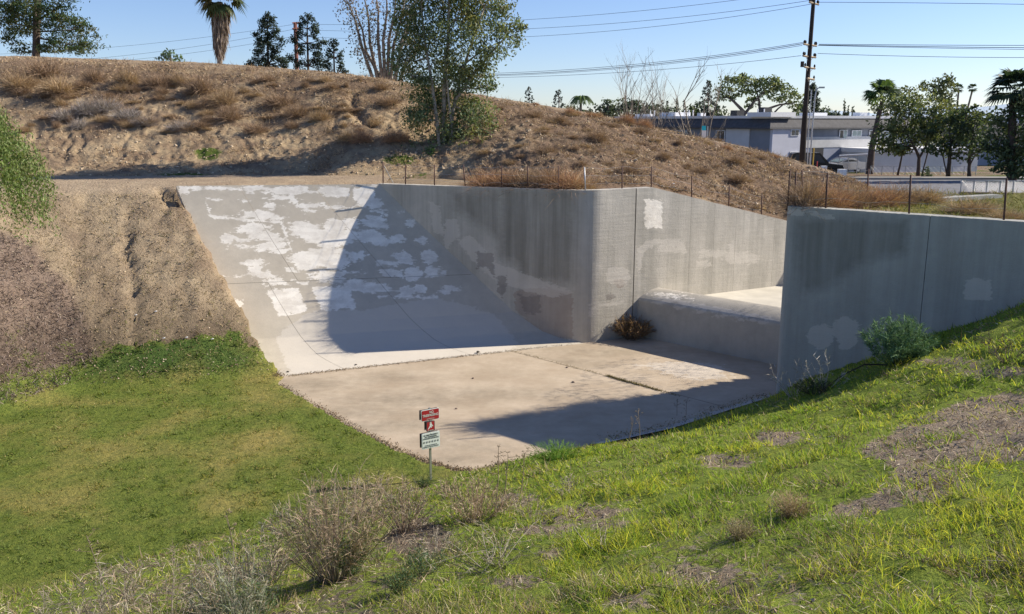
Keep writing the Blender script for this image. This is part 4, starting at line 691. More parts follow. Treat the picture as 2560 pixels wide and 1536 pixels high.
# conifers with tiered limbs
def conifer(px, yt, yb, hw, Yd, label, zb, group=None, cols=((.03,.05,.038),(.045,.065,.045),(.025,.038,.03)), n=34, name='conifer', leaf=None, seed=1, cover=1.1, gap=1.0):
    random.seed(seed); cl = []; H_ = yb-yt
    for i in range(n):
        t = (i+.5)/n; w = hw*(.18+.9*t**.8)*(1-.25*max(0, t-.75)*4*.5); s = -1 if i % 2 else 1; dx = s*w*random.uniform(.15, .95)*gap
        cl.append((px+dx, yt+H_*(.03+.94*t), max(3, hw*.24*(.6+.6*t)), max(2.5, hw*.17)))
    cl.append((px, yt+3, hw*.12, H_*.04))
    k = Yd/FPX
    return tree(name, label, 'tree', Yd, (px, yb), [([(px, yb),(px+random.uniform(-2,2), (yt+yb)/2),(px, yt)],hw*.045*k+.06,.03)], cl, leaf=leaf or 4.2*k, cols=cols, bark='dark_bark', cover=cover*2.1, sub=6, drop=0, branch=.04, sig=.3, zb=zb, group=group, asp=1.6)
conifer(668,36,175,52,78,'dark tiered conifer left of the reddish utility pole', 7.5, seed=1, n=44, gap=1.05)
conifer(768,36,180,52,80,'open tiered conifer right of the reddish utility pole', 7.2, seed=2, n=34, gap=1.2)
conifer(834,98,190,34,78,'shortest of the three dark conifers behind the crest', 7.2, seed=3, n=30)
conifer(622,150,170,16,80,'small dark conifer top left of the tiered conifers', 8, seed=4, n=8)
conifer(1322,216,275,16,130,'lone conifer beyond the crest right of the eucalyptus', 4, seed=5, n=20)
conifer(1396,224,285,19,130,'conifer standing left of the queen palm', 4, seed=6, n=22)
conifer(1770,202,300,28,125,'bluish conifer behind the bare tree and roof', 3, seed=7, n=30, cols=((.05,.07,.065),(.06,.08,.075)))
conifer(2030,210,305,42,140,'rounded dark conifer behind the tall utility pole', 3, seed=8, n=40, cols=((.05,.068,.06),(.06,.08,.065)), gap=.8)
for i_, (x, yt, lb) in enumerate([(1669,248,'leftmost of three thin cypresses, the palest'),(1692,243,'middle and tallest of three thin cypresses'),(1710,244,'thin cypress nearest the bluish conifer'),(2111,247,'tallest of the clustered columns beyond the roof'),(2121,262,'shorter column tree right of the tall column'),(2131,265,'rightmost of the clustered column trees')]):
    random.seed(20+i_); tree('cypress_tree', lb, 'tree', 150, (x, 300), [([(x,300),(x,yt+6)],.15,.05)], [(x, yt+8+j*7, 2.2+.42*j, 6) for j in range(8)], leaf=.35, cols=((.035,.055,.035),(.05,.07,.045)), cover=1.7, sub=5, depth=1, sig=.3, zb=3)
# leafless trees
def bare(px, yb, yt, wpx, Yd, label, zb, seed, n=9, name='bare_tree', r0=.13, bark='pale_bark'):
    random.seed(seed); b = aty(px, yb, Yd); root = tag(empty(name, (b[0], b[1], zb)), label, 'tree'); k = Yd/FPX; t = MB(); Ht = aty(px, yt, Yd)[2]-zb; tw_ = MB()
    def grow(p, d, L, r, lev, mb):
        n_ = 4; P = [p]
        for i in range(n_): d = (d+Vector((random.gauss(0,.10), random.gauss(0,.10), .05))).normalized(); P.append(P[-1]+d*L/n_)
        mb.tube(P, np.linspace(r, r*.45, len(P)), 5 if lev == 0 else 3, cap=False)
        if lev < 3:
            for i in range(4 if lev < 2 else 3):
                j = random.randint(1, n_); dd = (d+Vector((random.gauss(0,.5), random.gauss(0,.5), random.uniform(.0,.4)))).normalized(); grow(P[j], dd, L*random.uniform(.35,.6), r*.5, lev+1, tw_)
    for i in range(n):
        s = (i/(max(1, n-1))-.5)*2; grow(Vector((s*wpx*k*.12, random.uniform(-.3,.3), -.2)), Vector((s*wpx*k/Ht*.36, random.gauss(0,.12), 1)).normalized(), Ht*random.uniform(.62,.86), r0*random.uniform(.6,1), 0, t)
    t.build('trunk', M[bark], root); tw_.build('twigs', M[bark], root); return root
bare(1580,315,175,62,95,'leafless pale tree cluster, taller one beyond the crest', 4, 31, 7, bark='bark', r0=.09)
bare(1640,318,205,56,97,'shorter leafless tree right of the tall leafless cluster', 4, 32, 6, bark='bark', r0=.08)
bare(1745,330,200,70,80,'leafless dark tree in front of the apartment roof behind the white and blue board', 4.2, 33, 4, bark='bark', r0=.10)
# spreading tree and other broad trees behind and beside the building
bro = ((.09,.12,.05),(.12,.15,.065),(.065,.09,.042),(.15,.165,.07)); random.seed(41)
tree('spreading_tree', 'large spreading flat-topped tree with visible limbs behind the apartment roof', 'tree', 118, (1862,300), [([(1862,305),(1860,280),(1835,255),(1815,240)],.3,.1),([(1862,285),(1885,255),(1905,235)],.22,.08),([(1900,300),(1912,275),(1950,262),(1985,258)],.22,.08),([(1900,290),(1898,250),(1890,225)],.2,.08),([(1925,295),(1945,272),(1975,250)],.15,.06)],
     [(1830,205,26,14),(1852,195,22,12),(1820,225,26,14),(1808,245,18,10),(1870,210,24,14),(1895,205,26,12),(1920,205,24,12),(1945,210,24,12),(1965,222,24,14),(1980,240,20,14),(1900,228,26,14),(1930,230,26,14),(1860,228,22,12),(1835,240,20,10),(1955,245,22,12),(1895,252,22,10),(1985,262,18,12),(1990,282,16,14),(1875,265,16,8)], leaf=.42, cols=bro, bark='dark_bark', cover=2.6, sub=12, branch=.08, sig=.27, zb=3)
def broad(name, px, yb, Yd, label, clumps, zb, trunks=None, cols=bro, leaf=.3, cover=2.1, seed=1, group=None, bark='dark_bark', cat='tree', sub=11):
    random.seed(seed); k = Yd/FPX
    return tree(name, label, cat, Yd, (px, yb), trunks or [([(px,yb),(px+2,(yb+clumps[0][1])/2),(px,clumps[0][1])],.2,.08)], clumps, leaf=leaf, cols=cols, bark=bark, cover=cover, sub=sub, branch=.07, sig=.28, zb=zb, group=group)
dk = ((.05,.078,.04),(.07,.098,.048),(.036,.055,.03),(.09,.115,.052)); far_g = ((.06,.085,.06),(.075,.10,.06),(.05,.07,.05))
broad('street_tree', 2296, 428, 76, 'bushy green street tree left of the cone shaped shrub', [(2290,250,45,30),(2240,262,34,26),(2320,280,45,34),(2260,300,48,34),(2330,320,38,34),(2225,330,34,28),(2290,340,50,30),(2240,360,34,22),(2325,355,36,22),(2190,300,0.1,0.1),(2200,355,22,18),(2265,375,30,14)], far_z(76)+.1, [([(2296,428),(2298,395),(2285,365),(2265,330)],.17,.07),([(2298,395),(2315,365),(2325,330)],.11,.05),([(2306,425),(2318,385),(2325,350)],.07,.04)], seed=51)
broad('street_tree', 2246, 425, 78, 'slim leaning street tree behind the fan palm trunk', [(2215,345,26,18),(2250,330,30,20),(2215,372,22,12),(2240,380,20,10)], far_z(78)+.1, [([(2246,425),(2254,395),(2262,360)],.1,.05)], cols=dk, seed=52)
broad('tall_tree', 2350, 330, 100, 'taller pale green tree behind the street trees', [(2345,215,28,16),(2360,205,24,14),(2370,232,26,18),(2340,245,28,18),(2375,262,22,16),(2320,210,16,8),(2360,285,26,18),(2300,220,14,8),(2250,235,26,14),(2215,262,20,12),(2190,275,16,10),(2200,290,20,10),(2180,262,10,6)], 3, seed=53, leaf=.34, cols=((.08,.10,.045),(.105,.12,.055),(.06,.08,.035)))
broad('street_tree', 2372, 430, 74, 'dark round street tree right of the bushy green one', [(2375,315,34,26),(2345,340,30,26),(2400,350,36,28),(2360,370,36,20),(2330,375,22,14),(2395,300,26,20),(2395,380,30,16)], far_z(74)+.1, [([(2372,430),(2374,395),(2378,360)],.2,.1),([(2370,428),(2358,395),(2352,375)],.06,.04)], cols=dk, seed=54)
broad('street_tree', 2424, 430, 73, 'darkest street tree, between the round one and the right hand palm', [(2425,290,30,22),(2440,310,34,26),(2415,330,34,28),(2450,345,32,26),(2430,370,40,18),(2455,375,26,14),(2410,280,16,10),(2440,270,12,8)], far_z(73)+.1, [([(2424,432),(2424,400),(2428,365)],.17,.09),([(2425,412),(2440,385)],.07,.04)], cols=dk, seed=55)
broad('large_tree', 2535, 440, 66, 'large dark tree mass behind the right hand palm at the frame edge', [(2545,270,40,30),(2520,310,36,30),(2560,320,46,40),(2500,350,34,26),(2545,365,46,32),(2490,385,36,20),(2530,400,44,26),(2575,400,44,30),(2475,365,20,14),(2500,415,24,16),(2540,430,40,16),(2590,260,40,40),(2600,340,40,50)], far_z(66)+.1, cols=dk, seed=56, cover=2.8)
broad('background_tree', 1520, 310, 140, 'rounded green tree right of the queen palm', [(1518,266,24,15),(1500,278,24,14),(1538,280,28,14),(1515,296,34,14),(1480,290,20,12)], 3, cols=far_g, seed=57, leaf=.5)
broad('background_tree', 1570, 310, 138, 'grey green tree mass behind the leafless cluster', [(1553,262,20,14),(1580,264,26,15),(1605,268,26,16),(1565,282,36,17),(1612,286,32,16),(1645,280,28,18),(1590,303,46,16),(1672,282,18,16),(1650,303,32,14),(1690,298,20,12)], 3, cols=far_g, seed=58, leaf=.5)
broad('background_tree', 1735, 310, 135, 'low dark tree behind the roof right of the cypresses', [(1725,278,22,12),(1745,270,24,14),(1710,292,22,10),(1760,290,26,12),(1790,290,26,12),(1800,275,16,12)], 3, cols=dk, seed=59, leaf=.45)
broad('background_tree', 2075, 300, 135, 'low grey green tree left of the feathery palm', [(2065,285,20,12),(2080,290,22,10),(2055,300,24,8)], 3, cols=far_g, seed=60, leaf=.45)
broad('background_tree', 425, 160, 110, 'small pale green tree top showing over the crest left of the skirted palm', [(425,135,16,9),(412,146,18,8),(440,147,16,7),(428,158,30,8)], 5, cols=((.11,.16,.09),(.09,.13,.07)), seed=61, leaf=.35)
broad('background_tree', 1445, 300, 136, 'dark bushy tree beside the queen palm trunk', [(1425,272,14,10),(1440,285,22,12),(1475,288,18,10),(1418,290,16,8)], 3, cols=dk, seed=62, leaf=.45)
broad('cone_shrub', 2318, 440, 70, 'dark cone shaped shrub on the planting strip by the street', [(2320,420,5,5),(2317,430,9,7),(2314,438,12,7),(2313,446,14,6)], far_z(70)+.1, [([(2318,448),(2320,424)],.05,.02)], cols=dk, seed=63, leaf=.14, cat='shrub')
# pepper tree hanging in from the left: long drooping strands
random.seed(71); rng2 = np.random.default_rng(71); pr_ = tag(empty('pepper_tree', (-15.9, 24.3, 1.6)), 'weeping light green pepper tree leaning in at the left edge', 'tree'); po = Vector(pr_.location)
t = MB(); t.tube([(0,0,-.3),(.1,.1,2.2),(.4,0,4.5),(.8,-.1,6.4)], [.28,.24,.17,.08], 9)
for a in range(9): an = a*.7; t.tube([(.2,0,3+a*.35),(.2+math.cos(an)*1.2, math.sin(an)*1.2, 5+a*.28),(.2+math.cos(an)*2.2, math.sin(an)*2.2, 5.6+a*.2)], [.09,.05,.02], 5)
t.build('trunk', M['bark'], pr_, smooth=True); LV = []; LQ = []; LC = []; n_ = 0
for i in range(560):
    a = random.uniform(0, 6.28); q = random.random()**.5; cxp = .2+math.cos(a)*q*2.7; cyp = math.sin(a)*q*2.4; top = 7.8-2.6*(q**2.2)+random.gauss(0,.25); L = random.uniform(.9, 2.6); m_ = int(L*44)
    s_ = np.linspace(0, L, m_); P = np.stack([cxp+.05*np.sin(s_*3+i)+math.cos(a)*.3*np.sin(np.minimum(s_,1)), cyp+math.sin(a)*.3*np.sin(np.minimum(s_,1)), top-s_], 1)+rng2.normal(size=(m_, 3))*.075
    P = P[P[:, 2] > (3.7 if i % 5 else 3.3)]
    if not len(P): continue
    tint = np.array(random.choice([(.13,.19,.05),(.17,.235,.07),(.09,.14,.04),(.21,.26,.10),(.15,.17,.06)])); V, Q, c_ = leaves(P, .10, np.tile(tint, (len(P), 1)), 1.3, 3.2); LV.append(V); LQ.append(Q+n_); LC.append(c_); n_ += len(V)
mk('crown', np.concatenate(LV), [np.concatenate(LQ)], M['leaf'], pr_, cols={'Col': np.concatenate(LC)})
# ------------------------------------------------------------------ palms
def fan_crown(root, c, Rr, n, cols, seed, droop=.35, blades_=12, petiole='trunk', low=-.5, w=.05):
    r_ = np.random.default_rng(seed); V = []; T = []; Cc = []; k = 0; cols = np.array(cols)
    for i in range(n):
        az = r_.uniform(0, 6.283); el = r_.uniform(low, 1.2); d = np.array([math.cos(az)*math.cos(el), math.sin(az)*math.cos(el), math.sin(el)]); h = c+d*Rr*.42-np.array([0,0,droop*.12*Rr])
        side = np.cross(d, [0,0,1.]); side /= np.linalg.norm(side)+1e-6; upv = np.cross(side, d); tint = cols[r_.integers(0, len(cols))]*(.8+.4*r_.random())
        V += [c-side*.03*Rr*.3, c+side*.03*Rr*.3, h]; T.append((k, k+1, k+2)); Cc += [tint*.8]*3; k += 3
        for j in range(blades_):
            a = (j/(blades_-1)-.5)*2.5; bd = d*math.cos(a)+side*math.sin(a); L = Rr*(.62-.12*abs(a))*(.85+.3*r_.random()); b0 = h; m = h+bd*L*.55+upv*.03*Rr; e = h+bd*L-np.array([0,0,droop*L*(.6+.5*r_.random())]); ww = np.cross(bd, upv)*w*Rr
            V += [b0, m-ww, m+ww, e]; T += [(k, k+1, k+2), (k+1, k+3, k+2)]; Cc += [tint]*4; k += 4
    off = -np.array(root.location); mk('fronds', np.array(V)+off, [np.array(T)], M['leaf'], root, cols={'Col': np.array(Cc)})
def feather_crown(root, c, Rr, n, cols, seed, w=.03):
    r_ = np.random.default_rng(seed); V = []; T = []; Cc = []; k = 0; cols = np.array(cols)
    for i in range(n):
        az = r_.uniform(0, 6.283); d = np.array([math.cos(az), math.sin(az), 0]); up = r_.uniform(.3, 1.3); tint = cols[r_.integers(0, len(cols))]*(.75+.5*r_.random()); prev = c
        for s in np.linspace(.08, 1, 14):
            p = c+d*Rr*s+np.array([0,0, Rr*(up*s-1.15*up*s*s-.25*s*s)]); 
            for sg in (-1, 1):
                sd = np.array([-d[1], d[0], 0])*sg; tip = p+sd*Rr*.22*(1-.6*abs(s-.5))+np.array([0,0,-Rr*.20])+d*Rr*.1; V += [prev, p, tip]; T.append((k, k+1, k+2)); Cc += [tint]*3; k += 3
            prev = p
    off = -np.array(root.location); mk('fronds', np.array(V)+off, [np.array(T)], M['leaf'], root, cols={'Col': np.array(Cc)})
def palm(name, label, Yd, pts, r0, r1, cpx, cpy, Rpx, kind='fan', n=34, cols=((.05,.085,.03),(.075,.11,.04),(.035,.06,.025)), zb=None, seed=1, low=-.5, blades_=12, bark='bark'):
    P = [aty(x, y, Yd) for x, y in pts]; zb = P[0][2] if zb is None else zb; P[0][2] = zb-.1; root = tag(empty(name, (P[0][0], P[0][1], zb)), label, 'palm'); off = Vector(root.location)
    t = MB(); QQ = []
    for a, b in zip(P[:-1], P[1:]): QQ += [a.lerp(b, s) for s in np.linspace(0, 1, 9)[:-1]]
    QQ.append(P[-1]); rr = np.linspace(r0, r1, len(QQ))*np.array([1+.07*(i % 2) for i in range(len(QQ))]); t.tube([q-off for q in QQ], rr, 8); t.build('trunk', M[bark], root, smooth=True)
    c = np.array(aty(cpx, cpy, Yd)); Rr = Rpx*Yd/FPX/.96
    (fan_crown(root, c, Rr, n, cols, seed, low=low, blades_=blades_) if kind == 'fan' else feather_crown(root, c, Rr, n, cols, seed)); return root
sk = palm('palm_tree', 'tall palm with a thick skirt of dead fronds rising behind the embankment crest', 60, [(548,160),(548,80),(550,5)], .17,.17, 552, -12, 62, cols=((.06,.085,.035),(.09,.10,.04),(.16,.13,.06)), zb=11.0, seed=3, n=44, low=-1.0)
n = 4200; tq = rng.random(n)**.8; yq = 8+tq*115; cxq = 552-4*tq; half = np.interp(yq, [0,25,60,95,125,145], [27,27,23,17,8,3]); aq = rng.uniform(0, 6.283, n); rq = half*np.sqrt(rng.random(n))*.9
P_ = np.array([aty(x, y, 60) for x, y in zip(cxq+np.cos(aq)*rq, yq)]); P_[:, 1] += np.sin(aq)*rq*60/FPX
D = np.stack([-.10*np.cos(aq), -.10*np.sin(aq), -np.ones(n)], 1)+rng.normal(size=(n, 3))*.13; D /= np.linalg.norm(D, axis=1)[:, None]; cq = np.array([(.23,.185,.16),(.30,.25,.21),(.16,.125,.11),(.38,.32,.27)])[rng.integers(0, 4, n)]
V, Q, T, cc = ribbons(P_-np.array(sk.location), D, .5+.5*rng.random(n), .07, .15, cq*(1+.15*rng.normal(size=(n, 1)))); mk('dead_frond_skirt', V, [Q, T], M['dry'], sk, cols={'Col': np.clip(cc, .01, 1)})
palm('fan_palm', 'fan palm with leaning brown trunk before the white garage wall', 84, [(2174,428),(2180,370),(2192,310),(2206,250)], .36,.17, 2207, 236, 50, zb=far_z(84), seed=4, n=42, cols=((.08,.14,.04),(.12,.19,.055),(.05,.085,.035)), bark='dark_bark')
palm('fan_palm', 'dark fan palm with straight trunk near the right frame edge', 66, [(2531,440),(2530,340),(2532,235)], .34,.24, 2534, 222, 66, zb=far_z(66), seed=5, n=44, cols=((.03,.055,.03),(.045,.075,.04),(.025,.04,.025)), bark='dark_bark')
palm('fan_palm', 'left one of the two very tall thin far palms', 170, [(2391,330),(2392,280),(2397,222)], .22,.16, 2397, 220, 14, zb=3, seed=6, n=22, low=-.9)
palm('fan_palm', 'right one of the two very tall thin far palms, leaning', 170, [(2408,330),(2417,280),(2431,226)], .22,.16, 2432, 220, 14, zb=3, seed=7, n=22, low=-.9)
palm('fan_palm', 'short far palm between the dark street trees, under the two thin ones', 120, [(2407,330),(2407,285)], .22,.2, 2407, 272, 15, zb=3, seed=8, n=24)
palm('queen_palm', 'drooping green queen palm behind the embankment crest', 126, [(1452,300),(1452,250)], .2,.16, 1453, 246, 30, kind='feather', n=26, cols=((.08,.13,.04),(.12,.18,.05),(.05,.08,.03)), zb=3.5, seed=9)
palm('feather_palm', 'feathery palm top over the roof right of the utility pole', 130, [(2090,320),(2090,290)], .25,.2, 2090, 287, 19, kind='feather', n=24, cols=((.06,.09,.05),(.08,.11,.06)), zb=3, seed=10)
# ------------------------------------------------------------------ poles and wires
M['wood_arm'] = plain('weathered_arm_wood', (.42,.34,.24), .85); M['white'] = plain('white_paint', (.75,.75,.74), .5); M['yellow'] = plain('yellow_paint', (.55,.36,.05), .6); M['red'] = plain('red_paint', (.50,.05,.04), .6)
YP = 50.0; pb_ = aty(2006, 412, YP); up_ = tag(empty('utility_pole', (pb_[0], pb_[1], 3.9)), 'tall dark utility pole with stacked crossarms behind the embankment tail', 'utility pole'); uo = Vector(up_.location)
t = MB(); PP = [aty(x, y, YP) for x, y in [(2005,425),(2009,340),(2015,250),(2022,160),(2028,80),(2034,0),(2041,-90)]]; PP[0][2] = 3.5; t.tube([p-uo for p in PP], [.20,.165,.13,.12,.112,.105,.10], 12); t.build('pole', M['polewood'], up_, smooth=True)
for y, x0, x1 in [(112,2004,2047),(141,2002,2045),(169,2006,2043),(197,2013,2041),(8,2018,2052)]:
    a = aty(x0, y, YP)-uo; b = aty(x1, y+2, YP)-uo; xm = (x0+x1)/2; a[1] -= .35; b[1] += .35; m = MB(); m.tube([a, b], [.055,.055], 4); arm = m.build('crossarm', M['wood_arm'], up_)
    for s in ((.04,.14,.86,.96) if y < 160 else (.06,.94)):
        i_ = MB(); q = a.lerp(b, s); i_.tube([q+Vector((0,0,.04)), q+Vector((0,0,.13)), q+Vector((0,0,.22))], [.035,.06,.02], 6); i_.build('insulator', M['polewood'], arm)
    if y > 100: m = MB(); pc_ = (aty(np.interp(y+16, [0,412], [2034,2006]), y+16, YP)-uo); m.tube([a.lerp(b, .18), pc_], [.015,.015], 4); m.tube([a.lerp(b, .82), pc_], [.015,.015], 4); m.build('brace', M['galv'], up_)
m = MB(); q = aty(2010, 170, YP)-uo+Vector((-.2,-.3,.02)); m.tube([q, q+Vector((0,0,.3))], [.10,.10], 8); m.build('transformer_box', M['polewood'], up_)
m = MB(); m.tube([aty(2018, 424, YP-.4)-uo, aty(2021, 330, YP-.4)-uo, aty(2029, 225, YP-.4)-uo], [.035,.035,.03], 6); m.build('riser_pipe', M['galv'], up_)
sp = aty(2024, 428, 52); s_ = tag(empty('lamp_post', (sp[0], sp[1], 3.7)), 'thin grey steel post with bent top right beside the utility pole', 'lamp post'); m = MB(); so_ = Vector(s_.location)
m.tube([Vector((0,0,0)), aty(2030, 330, 52)-so_, aty(2038, 240, 52)-so_, aty(2042, 222, 52)-so_, aty(2052, 219, 52)-so_], [.05,.045,.04,.035,.03], 6); m.build('post', M['galv'], s_); m = MB(); q = aty(2052, 219, 52)-so_; m.box(tuple(q-Vector((.1,.08,.05))), tuple(q+Vector((.2,.08,.04)))); m.build('lamp_head', M['galv'], s_)
ry = aty(740, 172, 86); rp = tag(empty('utility_pole', (ry[0], ry[1], 7)), 'reddish wooden utility pole between the dark conifers behind the crest', 'utility pole'); ro = Vector(rp.location); m = MB(); m.tube([Vector((0,0,-.3)), aty(738, 56, 86)-ro], [.21,.17], 9); m.build('pole', M['redwood'], rp, smooth=True)
for y in (58, 72): m = MB(); m.tube([aty(731, y, 85.6)-ro, aty(751, y-1, 86.4)-ro], [.06,.06], 4); m.build('crossarm', M['redwood'], rp)
def wire(pts, label, rad=.014, Y0=86, Y1=50, x0=740, x1=2025, yl=100):
    P = []
    xs = np.linspace(pts[0][0], pts[-1][0], 40); px_ = [p[0] for p in pts]; co = np.polyfit(px_, [p[1] for p in pts], min(2, len(pts)-1)); ys = np.polyval(co, xs)
    for x, y in zip(xs, ys): P.append(aty(x, y, float(np.interp(x, [0, x0, x1, 2600], [yl, Y0, Y1, 46]))))
    o_ = tuple(P[0]); m = MB(); m.tube([p-Vector(o_) for p in P], rad, 3, cap=False); o = m.build('power_line', M['wire'], None); o.location = o_; return tag(o, label, 'power line')
wire([(738,60),(880,62),(1306,53),(1700,14),(2036,-26)], 'uppermost power line in the sky right of the big eucalyptus')
wire([(738,73),(880,78),(1285,80),(1700,36),(2030,4)], 'second power line from the top right of the big eucalyptus')
wire([(739,90),(880,98),(1277,96),(1700,57),(2028,12)], 'third power line from the top right of the big eucalyptus')
wire([(905,185),(1245,184),(1700,149),(2012,106)], 'upper thick cable reaching the big crossarm from the left', .016); wire([(905,188),(1245,188),(1700,153),(2008,110)], 'second thick cable just below the upper one, left of the pole', .022)
wire([(905,190),(1245,190),(1700,157),(2006,114)], 'third thick cable, lowest of the bundle left of the pole'); wire([(905,194),(1245,193),(1700,172),(2003,139)], 'single thin cable below the bundle left of the pole')
wire([(2048,6),(2300,8),(2560,11),(2700,14)], 'single thin power line at the top right of the tall pole'); wire([(2047,111),(2300,113),(2560,114),(2700,114)], 'top cable of the bundle right of the tall pole', .016); wire([(2047,113),(2300,117),(2560,120),(2700,121)], 'middle cable of the bundle right of the tall pole', .020)
wire([(2045,114),(2300,120),(2560,124),(2700,126)], 'bottom cable of the bundle right of the tall pole'); wire([(2044,134),(2300,142),(2560,144),(2700,144)], 'lone cable below the bundle right of the tall pole')
wire([(-60,138),(220,122),(530,93),(738,60)], 'upper power line between the pine and the reddish pole'); wire([(150,153),(285,143),(530,110),(738,73)], 'middle power line between the pine and the reddish pole'); wire([(200,160),(340,148),(560,122),(739,90)], 'lowest power line between the pine and the reddish pole')
# ------------------------------------------------------------------ apartment building: two visible sides, mansard roof
M['stucco_slate'] = plain('slate_blue_stucco', (.22,.24,.28), .9, var=.08, sc=1); M['stucco_grey'] = plain('light_grey_stucco', (.52,.52,.52), .9, var=.1, sc=1.2); M['stucco_pale'] = plain('pale_lavender_stucco', (.50,.52,.60), .9, var=.06, sc=1)
M['stucco_blue'] = plain('blue_grey_stucco', (.28,.31,.39), .9, var=.08, sc=1); M['shingle'] = plain('dark_shingle', (.075,.075,.08), .9, var=.2, sc=3, bump=.5); M['trim'] = plain('white_trim', (.72,.73,.75), .6, var=.05); M['cream'] = plain('cream_wall', (.56,.57,.58), .85, var=.06, sc=1)
M['glass'] = plain('window_glass', (.05,.06,.07), .08, var=.3, sc=1); M['curtain'] = plain('curtained_window_glass', (.30,.38,.38), .15, var=.3, sc=2); M['dark'] = plain('dark_opening', (.02,.022,.027), .7)
cA = aty(1925, 330, 88); cA = (cA[0], cA[1]); dA = unit((0,0), (.88,.475)); dL = (-dA[1], dA[0]); eA = (cA[0]+dA[0]*30, cA[1]+dA[1]*30); eL = (cA[0]+dL[0]*40, cA[1]+dL[1]*40)
bd = tag(empty('apartment_building', (cA[0], cA[1], 3.0)), 'two-storey grey apartment block with dark mansard roof and white roof edge beyond the embankment', 'building'); bo = Vector(bd.location)
def fpt(a, s, b, t, z): return (cA[0]+dA[0]*a+dL[0]*b-bo[0], cA[1]+dA[1]*a+dL[1]*b-bo[1], z-bo[2])
def fbox(a0, a1, b0, b1, z0, z1, mat, name, parent=None):
    m = MB(); V = [fpt(a, 0, b, 0, z) for z in (z0, z1) for a, b in ((a0,b0),(a1,b0),(a1,b1),(a0,b1))]; m.add(V, Q=[(0,3,2,1),(4,5,6,7),(0,1,5,4),(1,2,6,5),(2,3,7,6),(3,0,4,7)]); return m.build(name, mat, parent or bd)
def fa(px, y): p = onp(px, y, cA, eA); return (p[0]-cA[0])*dA[0]+(p[1]-cA[1])*dA[1], p[2]     # along the right side
def fb(px, y): p = onp(px, y, cA, eL); return (p[0]-cA[0])*dL[0]+(p[1]-cA[1])*dL[1], p[2]     # along the left side
LA, LB = 26.0, 27.0; fbox(0, LA, 0, LB, 2.3, 7.6, M['stucco_slate'], 'wall')
def pan(px0, px1, y0, y1, mat, name, side='a', d0=.004, d1=.06, parent=None):
    f = fa if side == 'a' else fb; a0, z1 = f(px0, y0); a1, _ = f(px1, y0); _, z0 = f((px0+px1)/2, y1); a0, a1 = sorted((a0, a1))
    return fbox(a0, a1, -d1, -d0, z0, z1, mat, name, parent) if side == 'a' else fbox(-d1, -d0, a0, a1, z0, z1, mat, name, parent)
pan(1926, 2003, 322, 440, M['stucco_pale'], 'wall_bay', d1=.35); pan(2004, 2240, 343, 368, M['stucco_grey'], 'wall_band', d1=.12); pan(2004, 2168, 368.5, 440, M['stucco_blue'], 'lower_wall', d1=.08)
pan(1817, 1876, 322, 400, M['cream'], 'white_wall_section', 'b', d1=.1); pan(1660, 1692, 327, 360, M['stucco_grey'], 'wall_section', 'b', d1=.05)
def window(px0, px1, y0, y1, side='a', proud=.06, mats=('glass','curtain')):
    fr = pan(px0, px1, y0, y1, M['trim'], 'window', side, proud, proud+.06); mid = (px0+px1)/2; e = 1.8
    for k_, (u0, u1) in enumerate(((px0+e, mid-.7), (mid+.7, px1-e))): pan(u0, u1, y0+e, y1-e, M[mats[k_]], 'pane', side, proud+.061, proud+.075, fr)
window(1970, 1991, 324, 340, proud=.36, mats=('glass','glass')); window(1968, 1988, 379, 395, proud=.36, mats=('glass','glass')); window(2097, 2117, 325, 347); window(2128, 2153, 326, 342, mats=('curtain','curtain')); window(2172, 2190, 326, 342, mats=('glass','glass')); window(2205, 2223, 328, 343)
window(1696, 1722, 327, 345, 'b'); window(1792, 1815, 326, 352, 'b', mats=('glass','glass')); pan(2025, 2057, 371, 410, M['dark'], 'doorway', d0=.09, d1=.12)
m = MB(); o1, o2 = .55, -1.0                                     # mansard skirt
ring = lambda o, z: [fpt(-o, 0, -o, 0, z), fpt(LA+o, 0, -o, 0, z), fpt(LA+o, 0, LB+o, 0, z), fpt(-o, 0, LB+o, 0, z)]
V = ring(.55, 7.35)+ring(.5, 7.5)+ring(-.35, 8.35); m.add(V, Q=[(0,1,5,4),(1,2,6,5),(2,3,7,6),(3,0,4,7),(4,5,9,8),(5,6,10,9),(6,7,11,10),(7,4,8,11),(3,2,1,0)]); rf = m.build('roof', M['shingle'], bd)
m = MB(); V = ring(-.2, 8.352)+ring(-.15, 8.62)+ring(-.6, 8.62)+ring(-.6, 8.45); m.add(V, Q=[(0,1,5,4),(1,2,6,5),(2,3,7,6),(3,0,4,7),(4,5,9,8),(5,6,10,9),(6,7,11,10),(7,4,8,11),(8,9,13,12),(9,10,14,13),(10,11,15,14),(11,8,12,15),(12,13,14,15)]); m.build('roof_edge', M['trim'], rf)
for a0, a1, b0, b1, h, mt in [(-.3,3,-.3,3,8.95,'trim'),(4,5,5,6,9.5,'dark'),(1,3.2,16,19,9.05,'trim'),(9,11,3,5,8.95,'trim'),(16,17.5,3,4,9.0,'trim'),(21,22,4,5,9.1,'trim'),(2,3,7,8,9.2,'dark'),(.5,1.2,11,11.6,8.95,'trim'),(2,2.5,22,25,8.9,'trim')]: fbox(a0, a1, b0, b1, 8.5, h, M[mt], 'roof_unit')
for b in (13.5, 14.2, 15, 20.5, 21.3, 2.5, 3.4): m = MB(); m.tube([fpt(1.5, 0, b, 0, 8.5), fpt(1.5, 0, b, 0, 9.3)], .06, 6); m.build('vent_pipe', M['trim'], bd)
